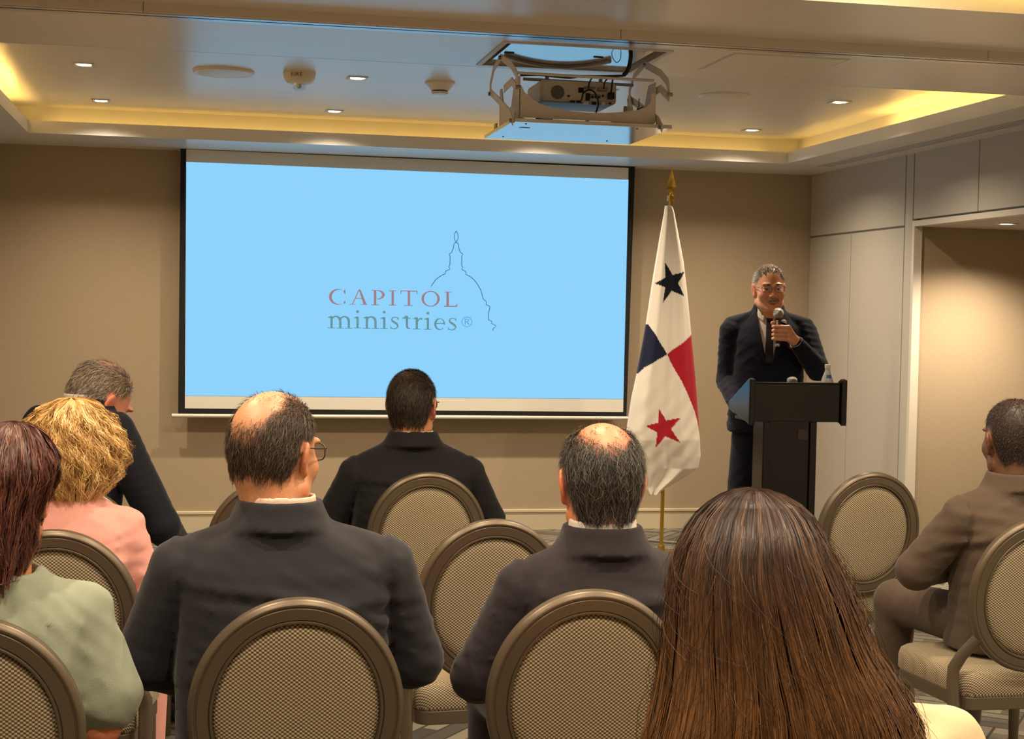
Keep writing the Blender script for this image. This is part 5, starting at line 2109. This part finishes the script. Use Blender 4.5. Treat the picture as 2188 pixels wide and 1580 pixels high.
    if fly:
        pf = rng.uniform(-pm_ * 0.8, pm_ * 0.8, fly)
        zf = rng.uniform(zend, ztop - 0.03, fly)
        tt_ = np.linspace(0, 1, 8)
        Lf = rng.uniform(0.04, 0.13, fly)
        Zf = zf[:, None] - Lf[:, None] * tt_[None]
        Zf = np.maximum(Zf, zend)
        PHf = pf[:, None] + rng.normal(0, 0.25, (fly, 1)) * tt_[None] ** 2
        of = (0.001 + rng.uniform(0.0, 0.016, (fly, 1)) * np.sin(tt_[None] * 3.1)) 
        Pf = shell(PHf, Zf, of)
        v, q, c = strands_mesh(Pf, np.full(8, width * 0.35), np.repeat(np.array([[[0, -1.0, 0.2]]]), fly, 0).repeat(8, 1), base[rng.integers(0, len(cols), fly)] * 1.3)
        Qs.append(q + sum(len(a) for a in Vs))
        Vs.append(v)
        Cs.append(c)
    return mesh_obj(name, np.concatenate(Vs), np.concatenate(Qs), M['hair'], parent, np.concatenate(Cs))


def to_local(p, loc, rz):
    a = math.radians(rz)
    d = np.array(p) - np.array([loc[0], loc[1], 0])
    return np.array([math.cos(a) * d[0] + math.sin(a) * d[1], -math.sin(a) * d[0] + math.cos(a) * d[1], d[2]])


def silhouette(rows, Y, loc):
    """rows of (photo y, x left, x right) -> (z, x left, x right) about a person facing +Y"""
    out = []
    for y, a, b in rows:
        pa, pb = at(a, y, Y=Y), at(b, y, Y=Y)
        out.append(((pa[2] + pb[2]) / 2, pa[0] - loc[0], pb[0] - loc[0]))
    return out

# ================================================================== THE AUDIENCE
SKIN_WARM, SKIN_PINK, SKIN_BROWN = lin(206, 146, 108), lin(214, 150, 120), lin(120, 84, 62)
thick_black = mat('black_spectacle_acetate', srgb(22, 20, 20), 0.25)
wire = mat('gunmetal_spectacle_wire', srgb(90, 86, 80), 0.3, metal=1.0)

# balding man with spectacles, charcoal suit
b1 = [((-0.12, -0.50, 0.86), 0.86, 0.70, 0.04), ((0.0, 0.35, 0.94), 0.95, 0.80, 0.12), ((-0.1, -0.86, 0.45), 0.93, 0.84, 0.25)]
p, h = seated('balding man in a charcoal suit and spectacles, head turned towards the lectern', (0.185, 3.28), 0,
              dict(hw=0.280, zs=1.012, zn=1.098, head=(-0.022, 0.035, 1.195, -35, -3, 2, 1.05), elbows=((-0.285, 0.03, 0.76), (0.285, 0.03, 0.745)), sleeve=0.064, waist=0.84, depth=1.0, collar_up=0.010,
                   cloth=M['suit_charcoal'], shirt=M['shirt_pink'], skin=SKIN_WARM, dens=lambda q: male_density(q, b1, 0.022), scalp=lin(62, 46, 36), cover=0.72, seed=11, foldamp=0.006, jowl=0.008))
short_hair('hair', p, h['P'], h['N'], h['Q'], h['hm'], lambda q: male_density(q, b1, 0.022), comb_back(h['R']), strand_colors([lin(54, 42, 34), lin(74, 58, 46), lin(40, 32, 28), lin(108, 90, 74)]),
           n=8000, length=0.020, lift=0.30, width=0.00055, seed=2, curl=0.25)
spectacles(p, h['w'], wire, 0.027, 0.018)

# balding man without spectacles, plum-black suit
b2 = [((0, -0.30, 0.95), 0.90, 0.70, 0.05), ((0, 0.40, 0.92), 0.93, 0.76, 0.05), ((0, -0.72, 0.69), 0.97, 0.84, 0.35)]
p, h = seated('balding man in a plum black suit seated straight before the flag', (0.895, 3.34), 0,
              dict(hw=0.245, zs=0.945, zn=1.030, head=(0.002, 0.03, 1.122, -3, -4, 0, 1.09), elbows=((-0.275, 0.02, 0.69), (0.27, 0.03, 0.69)), sleeve=0.060, waist=0.80,
                   cloth=M['suit_plum'], shirt=M['shirt_white'], skin=lin(214, 138, 100), dens=lambda q: male_density(q, b2), scalp=lin(48, 42, 38), cover=0.85, seed=23, foldamp=0.005, ear=1.1))
short_hair('hair', p, h['P'], h['N'], h['Q'], h['hm'], lambda q: male_density(q, b2), comb_back(h['R'], 1.0), strand_colors([lin(36, 32, 30), lin(50, 46, 42), lin(30, 28, 26), lin(120, 112, 100), lin(84, 78, 70)], 0.3),
           n=8000, length=0.034, lift=0.30, width=0.00060, seed=4, curl=0.35)

# dark haired man facing the screen
b3 = [((-0.15, -0.55, 0.83), 0.985, 0.93, 0.75)]
p, h = seated('man with full dark hair, black suit and black spectacles facing the screen', (0.785, 5.66), 0,
              dict(hw=0.275, zs=0.955, zn=1.062, head=(0.0, 0.03, 1.148, -24, 0, 0, 1.08), elbows=((-0.30, 0.03, 0.72), (0.30, 0.03, 0.72)), sleeve=0.060, waist=0.86, collar_up=-0.004,
                   cloth=M['suit_black'], shirt=M['shirt_white'], skin=lin(196, 134, 100), dens=lambda q: male_density(q, b3), scalp=lin(40, 32, 26), cover=0.95, seed=31, foldamp=0.004))
short_hair('hair', p, h['P'], h['N'], h['Q'], h['hm'], lambda q: male_density(q, b3), comb_back(h['R']), strand_colors([lin(46, 36, 28), lin(34, 28, 22), lin(66, 52, 40)]),
           n=8000, length=0.022, lift=0.35, width=0.0007, seed=6)
spectacles(p, h['w'], thick_black, 0.027, 0.018, r=0.0022)

# grey haired man bowing his head
b4 = [((0, -0.25, 0.97), 0.95, 0.80, 0.15), ((0, 0.5, 0.86), 0.94, 0.8, 0.2)]
p, h = seated('grey haired man in a dark navy suit bowing his head', (-0.46, 5.33), -48,
              dict(hw=0.265, zs=1.145, zn=1.188, lean=0.15, legturn=18, head=(0.02, 0.165, 1.172, -8, -32, 4, 1.08), elbows=((-0.27, 0.10, 0.80), (0.30, 0.20, 0.77)), wrists=((-0.10, 0.42, 0.62), (0.12, 0.46, 0.63)), sleeve=0.062,
                   cloth=M['suit_navy_dark'], shirt=M['shirt_white'], skin=lin(206, 140, 112), dens=lambda q: male_density(q, b4), scalp=lin(132, 116, 98), cover=0.7, seed=41))
short_hair('hair', p, h['P'], h['N'], h['Q'], h['hm'], lambda q: male_density(q, b4), comb_back(h['R']), strand_colors([lin(150, 134, 116), lin(178, 168, 154), lin(110, 94, 78), lin(92, 76, 62)]),
           n=7000, length=0.024, lift=0.4, width=0.0007, seed=8)

# man in brown grey jacket
b5 = [((0, 0.5, 0.86), 0.97, 0.85, 0.6)]
p, h = seated('man with cropped black hair in a brown grey jacket beside the alcove', (2.52, 4.42), 4,
              dict(hw=0.250, zs=0.955, zn=1.035, head=(0.005, 0.03, 1.132, -8, 0, -2, 1.05), elbows=((-0.285, 0.09, 0.715), (0.29, 0.06, 0.72)), wrists=((0.0, 0.27, 0.70), (0.1, 0.30, 0.64)), sleeve=0.064, collar_up=-0.002,
                   cloth=M['suit_brown'], shirt=mat('black_shirt', srgb(20, 18, 18), 0.8), skin=SKIN_BROWN, dens=lambda q: male_density(q, b5), scalp=lin(38, 30, 27), cover=0.85, seed=57, foldamp=0.006))
short_hair('hair', p, h['P'], h['N'], h['Q'], h['hm'], lambda q: male_density(q, b5), comb_down(h['R']), strand_colors([lin(40, 33, 29), lin(30, 26, 24), lin(58, 48, 42)]),
           n=7000, length=0.006, lift=0.5, width=0.0007, seed=10)

# woman with waved blonde hair, pink top
LOCB = (-0.335, 4.30)
p, h = seated('woman with waved blonde hair in a blush pink top', LOCB, -6,
              dict(hw=0.205, zs=0.955, zn=1.010, kind='long', head=(0.0, 0.03, 1.105, -12, -4, 0, 0.98), sleeve=0.052, elbows=((-0.215, 0.02, 0.70), (0.215, 0.03, 0.70)), waist=0.78,
                   cloth=M['top_pink'], legs=M['top_pink'], skin=SKIN_PINK, seed=61))
rows = [(852, 148, 153), (856, 122, 178), (864, 102, 198), (880, 80, 216), (910, 58, 236), (945, 48, 252), (965, 46, 260), (990, 50, 258), (1010, 58, 251), (1040, 78, 235), (1062, 105, 212), (1080, 130, 190)]
sil = silhouette(rows, 4.25, LOCB)
hairb = flowing_hair('hair', p, sil, [(1.26, 0.02), (0.9, 0.0)], [(1.26, 0.0), (1.235, 0.07), (1.18, 0.115), (1.08, 0.125), (1.0, 0.10), (0.95, 0.05)], [(1.26, 0.0), (1.2, 0.06), (0.95, 0.06)], sil[-1][0],
                     [lin(158, 114, 64), lin(204, 158, 92), lin(234, 192, 122), lin(244, 212, 152), lin(186, 140, 80)], n=6500, S=20, width=0.00068, wave=0.0095, wfreq=2.0, amp_phi=0.30, frizz=0.016, seed=12,
                     under=lin(204, 158, 92), inset=0.016, layer=0.020, fly=600, tip_curl=0.03, tipvar=0.45, bump=0.012)

# woman with auburn hair, sage green top
LOCA = (-0.385, 3.17)
p, h = seated('woman with auburn shoulder length hair in a sage green top', LOCA, 0,
              dict(hw=0.225, zs=0.945, zn=1.005, kind='short', head=(0.015, 0.03, 1.118, -10, 0, 0, 0.99), elbows=((-0.235, 0.02, 0.68), (0.205, -0.015, 0.66)), wrists=((-0.1, 0.28, 0.6), (0.12, 0.28, 0.6)), waist=0.80,
                   cloth=M['top_green'], legs=mat('dark_skirt_cloth', srgb(40, 38, 40), 0.9), skin=lin(200, 136, 98), seed=71, foldamp=0.006))
rows = [(907, 12, 16), (911, -20, 50), (920, -45, 72), (940, -68, 94), (965, -84, 108), (995, -92, 117), (1030, -94, 116), (1060, -90, 103), (1085, -84, 88), (1110, -82, 80), (1150, -84, 70), (1185, -80, 66), (1215, -60, 54), (1240, -40, 36)]
sil = silhouette(rows, 3.10, LOCA)
flowing_hair('hair', p, sil, [(1.28, 0.02), (0.9, 0.0)], [(1.27, 0.0), (1.245, 0.07), (1.19, 0.115), (1.08, 0.12), (1.0, 0.125), (0.93, 0.12)], [(1.27, 0.0), (1.2, 0.07), (0.95, 0.07)], sil[-1][0],
             [lin(52, 28, 22), lin(78, 42, 32), lin(104, 60, 46), lin(64, 34, 26), lin(128, 78, 58)], n=6000, S=18, width=0.0007, wave=0.0045, wfreq=1.6, amp_phi=0.16, frizz=0.006, seed=15,
             under=lin(78, 42, 32), inset=0.014, layer=0.016, fly=260, tip_curl=0.03, tipvar=0.25, bump=0.003)

# woman with long straight brown hair, cream top
LOCW = (0.905, 2.10)
p, h = seated('woman with long straight brown hair in a cream top', LOCW, 0,
              dict(hw=0.25, zs=0.925, zn=0.985, kind='long', head=(-0.07, 0.04, 1.108, 0, -4, 0, 1.0), sleeve=0.062, elbows=((-0.255, 0.03, 0.68), (0.27, 0.03, 0.68)),
                   cloth=M['top_cream'], legs=mat('dark_trouser_cloth', srgb(40, 36, 34), 0.9), skin=SKIN_WARM, seed=81))
rows = [(1061, 1655, 1665), (1065, 1624, 1700), (1074, 1598, 1730), (1092, 1568, 1762), (1120, 1536, 1790), (1150, 1514, 1804), (1177, 1497, 1815), (1215, 1480, 1832), (1279, 1464, 1860), (1347, 1457, 1884), (1416, 1448, 1912),
        (1484, 1436, 1958), (1553, 1418, 1996), (1600, 1402, 2018), (1700, 1395, 2035), (1800, 1430, 2000)]
sil = silhouette(rows, 2.02, LOCW)
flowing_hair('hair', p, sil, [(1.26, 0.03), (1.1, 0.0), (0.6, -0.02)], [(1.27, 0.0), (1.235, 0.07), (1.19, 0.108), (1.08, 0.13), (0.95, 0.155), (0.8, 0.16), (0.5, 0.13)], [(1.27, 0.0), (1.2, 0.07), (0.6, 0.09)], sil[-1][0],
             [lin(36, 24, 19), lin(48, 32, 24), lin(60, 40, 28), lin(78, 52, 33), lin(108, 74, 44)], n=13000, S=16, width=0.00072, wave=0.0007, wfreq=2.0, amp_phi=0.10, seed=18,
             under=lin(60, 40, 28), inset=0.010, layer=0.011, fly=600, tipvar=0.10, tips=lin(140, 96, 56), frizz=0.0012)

# ================================================================== THE SPEAKER AT THE LECTERN
SLOC, SRZ = (2.935, 7.68), 163.0
root = empty('person', (SLOC[0], SLOC[1], 0), math.radians(SRZ))
tag(root, 'man in a navy suit speaking into a hand microphone behind the lectern', 'person')
hs = 0.985
hc = np.array([0.005, 0.055, 1.652])
Rh = rot(8, -3, 2)
mx, my = -0.030, 0.272
wristL, elbowL, shL = np.array([mx - 0.088, my - 0.030, 1.388]), np.array([-0.250, 0.120, 1.238]), np.array([-0.186, 0.0, 1.425])
wristR, elbowR, shR = np.array([0.165, 0.205, 1.0405]), np.array([0.205, -0.02, 1.165]), np.array([0.186, 0.0, 1.425])
fine = ([(hc[0] - 0.11, hc[0] + 0.11, 0.0036), (mx - 0.11, mx + 0.04, 0.0036), (0.1, 0.22, 0.006)], [(hc[1] - 0.12, hc[1] + 0.14, 0.0036), (my - 0.06, my + 0.06, 0.0036)],
        [(hc[2] - 0.13, hc[2] + 0.13, 0.0036), (1.36, 1.49, 0.0036), (1.03, 1.12, 0.006)])
f = Field((-0.36, -0.2, -0.01), (0.36, 0.40, 1.80), 0.012, fine)
f.loft([(0.84, 0, 0, 0.13, 0.09), (1.05, 0, 0, 0.13, 0.09), (1.25, 0, 0, 0.15, 0.10), (1.38, 0, 0, 0.15, 0.09), (1.44, 0, 0, 0.11, 0.07), (1.50, 0, 0.005, 0.06, 0.055)], 0.03)
f.chain([shL, elbowL, wristL], [0.045, 0.038, 0.027], 0.02)
f.chain([shR, elbowR, wristR], [0.045, 0.038, 0.027], 0.02)
for q, ax_ in ((1, 0.17), (-1, 0.12)):
    f.chain([(q * 0.085, 0, 0.88), (q * (0.06 + ax_ * 0.4), 0.01, 0.48), (q * ax_, 0, 0.09)], [0.075, 0.05, 0.035], 0.02)
    f.ell((q * ax_, 0.05, 0.04), (0.033, 0.11, 0.03), 0.02)
hand_sdf(f, wristR, (-0.25, 0.9, 0.36), (0, 0, -1), 1, curl=0.05)
# left hand closed round the microphone
for k in range(4):
    z = 1.456 - 0.0205 * k
    kn = np.array([mx - 0.050, my + 0.020, z - 0.002])
    f.chain([kn, (mx - 0.016, my + 0.036, z), (mx + 0.019, my + 0.029, z), (mx + 0.026, my + 0.006, z + 0.001)], [0.0108, 0.0100, 0.0093, 0.0082], 0.0022)
    f.cone(wristL + np.array([0.004, 0.006, 0.010 - 0.007 * k]), kn, 0.019, 0.0125, 0.006)
f.chain([wristL + (0.008, -0.005, 0.02), (mx - 0.030, my - 0.026, 1.448), (mx + 0.008, my - 0.020, 1.468), (mx + 0.030, my - 0.002, 1.474)], [0.017, 0.0125, 0.0105, 0.0092], 0.005)
w = head_sdf(f, hc, Rh, hs, face=True, neck_to=(0, 0.01, 1.48), ear=1.05, jowl=0.006)
P, Q = f.surface()
P, Q = largest_only(P, Q)
P = smooth_mesh(P, Q, 1, 0.3)
hm = head_map(hc, Rh, hs)
q_ = hm(P)
ds = male_density(q_, None)
col = skin_colors(P, q_, lin(224, 164, 130), ds, lin(150, 142, 134), 0.85)
body = mesh_obj('body', P, Q, M['skin'], root, col)
Nn = vnormals(P, Q)


def gray_cols(qq, rng):
    side = sstep((np.abs(qq[:, 0]) - 0.045) / 0.03)[:, None]
    c = lin(112, 92, 74) * (1 - side) + lin(190, 188, 184) * side
    return c * rng.uniform(0.75, 1.25, (len(qq), 1))


short_hair('hair', root, P, Nn, Q, hm, lambda q: male_density(q, None), comb_back(Rh), gray_cols, n=7000, length=0.013, lift=0.7, width=0.0007, seed=20)


def tuft(name, spots, cols, n, length, dirv, seed):
    rng = np.random.default_rng(seed)
    roots = []
    for _ in range(n):
        a, b_, r_ = spots[rng.integers(0, len(spots))]
        t = rng.random()
        roots.append(np.array(a) * (1 - t) + np.array(b_) * t + rng.normal(0, r_, 3) * (1, 0.4, 1))
    roots = np.array(roots)
    L = length * rng.uniform(0.6, 1.2, (n, 1))
    dv = np.array(dirv)[None] + np.stack([np.sign(roots[:, 0]) * 0.5, np.zeros(n), np.zeros(n)], 1) + rng.normal(0, 0.2, (n, 3))
    pts = np.stack([roots + dv * L * t + np.array([0, 0.002, 0]) * math.sin(t * 3) for t in (0, 0.4, 0.75, 1)], 1)
    pw_ = hc + (pts * hs) @ Rh.T
    nr = np.repeat((Rh @ np.array([0, 1.0, 0.2]))[None, None], n, 0).repeat(4, 1) + rng.normal(0, 0.3, (n, 1, 3))
    V, Qs, C = strands_mesh(pw_, np.array([1, 1, 0.8, 0.3]) * 0.0008, nr, np.array(cols)[rng.integers(0, len(cols), n)] * rng.uniform(0.8, 1.2, (n, 1)))
    mesh_obj(name, V, Qs, M['hair'], root, C)


tuft('moustache', [((-0.024, 0.101, -0.055), (-0.004, 0.109, -0.051), 0.003), ((0.024, 0.101, -0.055), (0.004, 0.109, -0.051), 0.003)], [lin(200, 186, 166), lin(170, 150, 128), lin(130, 110, 92)], 700, 0.011, (0, 0.15, -0.9), 30)
for q in (-1, 1):
    tuft('eyebrow', [((q * 0.048, 0.089, 0.024), (q * 0.015, 0.098, 0.024), 0.0018)], [lin(70, 54, 42), lin(100, 84, 70)], 210, 0.006, (0, 0.2, 0.2), 31 + q)
for q in (-1, 1):
    e = MB()
    e.lathe([(0.0004, 0.0122), (0.004, 0.0116), (0.0062, 0.0105), (0.0095, 0.0075), (0.0118, 0.003), (0.012, 0), (0.0085, -0.0085), (0.0004, -0.012)], 20, (0, 0, 0), 'Y')
    eo = e.build('eye', mat('eye_white', srgb(208, 198, 188), 0.25), root, smooth=80)
    ir = MB().lathe([(0.0002, 0.01240), (0.0056, 0.0117), (0.0066, 0.0108)], 16, (0, 0, 0), 'Y').build('iris', mat('iris_brown', srgb(44, 28, 20), 0.15), eo, smooth=80)
    eo.location = tuple(w(q * 0.0315, 0.0775, 0.001))
    eo.rotation_euler = (math.radians(-3), 0, math.radians(8))
spectacles(root, w, wire, 0.026, 0.0155, y=0.112, r=0.0011)

# jacket
zn = 1.585
f = Field((-0.38, -0.22, 0.84), (0.38, 0.36, 1.62), 0.0075)
f.loft([(0.90, 0, 0.0, 0.205, 0.128), (1.0, 0, 0.0, 0.20, 0.130), (1.14, 0, 0.005, 0.19, 0.132), (1.28, 0, 0.005, 0.188, 0.128), (1.38, 0, 0, 0.195, 0.118), (1.45, 0, -0.005, 0.172, 0.095), (1.50, 0, -0.01, 0.095, 0.078), (1.525, 0, -0.01, 0.08, 0.07)], 0.02, n=2.5)
for q, s_, e_, w_ in ((-1, shL, elbowL, wristL), (1, shR, elbowR, wristR)):
    f.cone((q * 0.07, -0.01, 1.497), (q * 0.190, -0.003, 1.458), 0.042, 0.048, 0.025)
    f.cone(s_ + (q * 0.004, 0, 0.0), e_, 0.066, 0.059, 0.006)
    f.cone(e_, e_ + (w_ - e_) * (0.86 if q < 0 else 0.9), 0.060, 0.041, 0.012)
f.loft([(1.495, 0, -0.018, 0.115, 0.092), (1.535, 0, -0.012, 0.090, 0.080), (1.575, 0, -0.006, 0.076, 0.072)], 0.004, n=2.0)
f.loft([(1.50, 0, 0.004, 0.060, 0.062), (1.62, 0, 0.008, 0.070, 0.070)], 0.002, n=2.0, cut=True)
f.ell((0, 0.115, 1.565), (0.062, 0.085, 0.075), 0.004, cut=True)
fo, fo2 = folds(91, 0.0022, 0.95, 1.40, horiz=0.5, scale=1.4), folds(92, 0.0028, 1.1, 1.40, horiz=0.8, scale=0.8)


def wp(x, y, z):
    g = fo(x, y, z) + fo2(x, y, z) * sstep((np.abs(x) - 0.15) / 0.05)
    g = g + 0.0035 * np.exp(-((np.abs(x) - 0.170) / 0.004) ** 2) * sstep((z - 1.25) / 0.05) * (z < 1.46)
    g = g + 0.0025 * np.exp(-((x - 0.012 + 0.25 * np.clip(z - 1.1, 0, 1) * 0) / 0.003) ** 2) * (y > 0.05) * (z < 1.22)
    return g


jo, JP, JQ = build_cloth(f, 'suit_jacket', M['suit_navy'], root, 2, wp)
from mathutils.bvhtree import BVHTree
bvh = BVHTree.FromPolygons([tuple(p_) for p_ in JP], [tuple(int(i_) for i_ in q2) for q2 in JQ])


def patch(name, corners, material, off=0.003, n=14, m=14, thick=0.003, parent=None, fall=None):
    """four (x, z) corners laid on the front of the jacket"""
    A, B, C_, D = [np.array(c_, float) for c_ in corners]
    V = []
    for i_ in range(n + 1):
        for j_ in range(m + 1):
            u_, v_ = i_ / n, j_ / m
            pxz = (A * (1 - u_) + B * u_) * (1 - v_) + (D * (1 - u_) + C_ * u_) * v_
            hit = bvh.ray_cast(Vector((pxz[0], 0.20 if fall is None else fall, pxz[1])), Vector((0, -1, 0)))[0]
            y_ = hit.y if hit is not None else 0.10
            V.append((pxz[0], y_, pxz[1]))
    V = np.array(V).reshape(n + 1, m + 1, 3)
    for _ in range(3):
        Y_ = V[..., 1].copy()
        Y_[1:-1] = (Y_[:-2] + Y_[2:] + 2 * Y_[1:-1]) / 4
        Y_[:, 1:-1] = (Y_[:, :-2] + Y_[:, 2:] + 2 * Y_[:, 1:-1]) / 4
        V[..., 1] = np.maximum(V[..., 1], Y_)
    top = V + (0, off + thick, 0)
    bot = V + (0, off - 0.006, 0)
    k_ = (n + 1) * (m + 1)
    id_ = np.arange(k_).reshape(n + 1, m + 1)
    Qa = np.stack([id_[:-1, :-1], id_[1:, :-1], id_[1:, 1:], id_[:-1, 1:]], -1).reshape(-1, 4)
    bd = list(id_[0, :]) + list(id_[1:, -1]) + list(id_[-1, -2::-1]) + list(id_[-2:0:-1, 0])
    Qe = [(bd[i_], bd[(i_ + 1) % len(bd)], bd[(i_ + 1) % len(bd)] + k_, bd[i_] + k_) for i_ in range(len(bd))]
    Qall = np.concatenate([Qa, Qa[:, ::-1] + k_, np.array(Qe)])
    return mesh_obj(name, np.concatenate([top.reshape(-1, 3), bot.reshape(-1, 3)]), Qall, material, parent or root)


# shirt front, tie, lapels (his right is +x)
patch('shirt_front', [(-0.074, 1.530), (0.074, 1.530), (0.018, 1.290), (-0.018, 1.290)], M['shirt_white'], 0.001, 18, 30)
patch('tie', [(-0.017, 1.500), (0.017, 1.500), (0.024, 1.262), (-0.020, 1.262)], M['tie'], 0.005, 8, 24, 0.003)
patch('tie_knot', [(-0.021, 1.522), (0.021, 1.522), (0.014, 1.485), (-0.014, 1.485)], M['tie'], 0.009, 8, 8, 0.005)
for q in (-1, 1):
    patch('lapel', [(q * 0.070, 1.545), (q * 0.122, 1.478), (q * 0.106, 1.395), (q * 0.018, 1.255)] if q > 0 else [(q * 0.122, 1.478), (q * 0.070, 1.545), (q * 0.010, 1.255), (q * 0.106, 1.395)], M['suit_navy'], 0.010, 18, 18, 0.004)
    patch('shirt_collar_wing', [(q * 0.014, 1.532), (q * 0.060, 1.548), (q * 0.062, 1.505), (q * 0.034, 1.480)] if q > 0 else [(q * 0.060, 1.548), (q * 0.014, 1.532), (q * 0.034, 1.480), (q * 0.062, 1.505)], M['shirt_white'], 0.008, 8, 8, 0.003)
patch('pocket_square', [(-0.125, 1.372), (-0.085, 1.375), (-0.088, 1.345), (-0.122, 1.342)], M['burgundy'], 0.003, 8, 8, 0.004)
f = Field((-0.10, -0.10, 1.49), (0.10, 0.12, 1.60), 0.004)
f.loft([(1.505, 0, 0.004, 0.069, 0.070), (1.57, 0, 0.006, 0.064, 0.065)], 0.002, n=2.0)
f.loft([(1.49, 0, 0.004, 0.062, 0.063), (1.60, 0, 0.006, 0.0585, 0.059)], 0.002, n=2.0, cut=True)
build_cloth(f, 'shirt_collar', M['shirt_white'], root, 1)
hit = bvh.ray_cast(Vector((-0.072, 0.2, 1.476)), Vector((0, -1, 0)))[0]
yp = hit.y if hit is not None else 0.1
MB().lathe([(0.0005, 0.013), (0.0145, 0.013), (0.016, 0.011), (0.016, 0.006)], 24, (-0.072, yp, 1.476), 'Y').build('lapel_pin', M['paper'], root, smooth=40)
# cuffs
for nm, e_, w_ in (('shirt_cuff', elbowL, wristL), ('shirt_cuff', elbowR, wristR)):
    d = (w_ - e_) / np.linalg.norm(w_ - e_)
    a, b_ = w_ - d * 0.055, w_ - d * 0.012
    MB().tube([a, b_], [0.036, 0.035], 18).build(nm, M['shirt_white'], root, smooth=50)
z = 1.456 - 0.041
MB().tube([np.array([mx - 0.034, my + 0.0285, z]) + 0.0115 * np.array([0.5 * math.cos(t), -0.9 * math.cos(t), 1.0 * math.sin(t)]) for t in np.linspace(0, 2 * math.pi, 20, endpoint=False)], 0.0017, 8, closed=True).build('ring', M['gold'], root, smooth=60)
# trousers, shoes
f = Field((-0.30, -0.2, 0.03), (0.30, 0.2, 1.0), 0.012)
f.loft([(0.86, 0, 0, 0.165, 0.105), (0.97, 0, 0, 0.16, 0.10)], 0.02)
for q, ax_ in ((1, 0.17), (-1, 0.12)):
    f.chain([(q * 0.085, 0, 0.87), (q * (0.06 + ax_ * 0.42), 0.012, 0.47), (q * ax_, -0.005, 0.07)], [0.092, 0.072, 0.058], 0.02)
f.warp(folds(95, 0.004, 0.1, 0.8, horiz=0.4))
build_cloth(f, 'trousers', M['suit_navy'], root, 2)
for q, ax_ in ((1, 0.17), (-1, 0.12)):
    f = Field((q * ax_ - 0.07, -0.12, -0.005), (q * ax_ + 0.07, 0.24, 0.14), 0.010)
    f.ell((q * ax_, 0.06, 0.034), (0.045, 0.14, 0.034), 0.02)
    f.ell((q * ax_, -0.02, 0.06), (0.042, 0.06, 0.05), 0.02)
    build_cloth(f, 'shoe', M['shoe'], root, 1)

# hand microphone
a = math.radians(SRZ)
wm = np.array([SLOC[0] + math.cos(a) * mx - math.sin(a) * my, SLOC[1] + math.sin(a) * mx + math.cos(a) * my, 1.352])
hmic = empty('hand_microphone', wm, a)
MB().lathe([(0.001, 0), (0.0105, 0), (0.0115, 0.004), (0.0125, 0.06), (0.0145, 0.125), (0.0165, 0.14), (0.0165, 0.146), (0.001, 0.147)], 24).build('handle', M['black'], hmic, smooth=40)
MB().lathe([(0.0115, 0.004), (0.0132, 0.008), (0.0132, 0.014), (0.012, 0.018)], 24).build('end_ring', M['steel'], hmic, smooth=40)
MB().lathe([(0.012, 0.145), (0.0225, 0.152), (0.0255, 0.163), (0.0265, 0.166), (0.0265, 0.171), (0.0255, 0.174), (0.0235, 0.186), (0.017, 0.195), (0.008, 0.199), (0.001, 0.2)], 28).build('grille', M['chrome'], hmic, smooth=60)
box('switch_plate', (0.001, 0.0125, 0.105), (0.012, 0.0175, 0.138), M['white_plastic'], hmic, bevel=0.002)
tag(hmic, 'black hand microphone with a silver ball grille held at the speaker\'s chin', 'microphone')
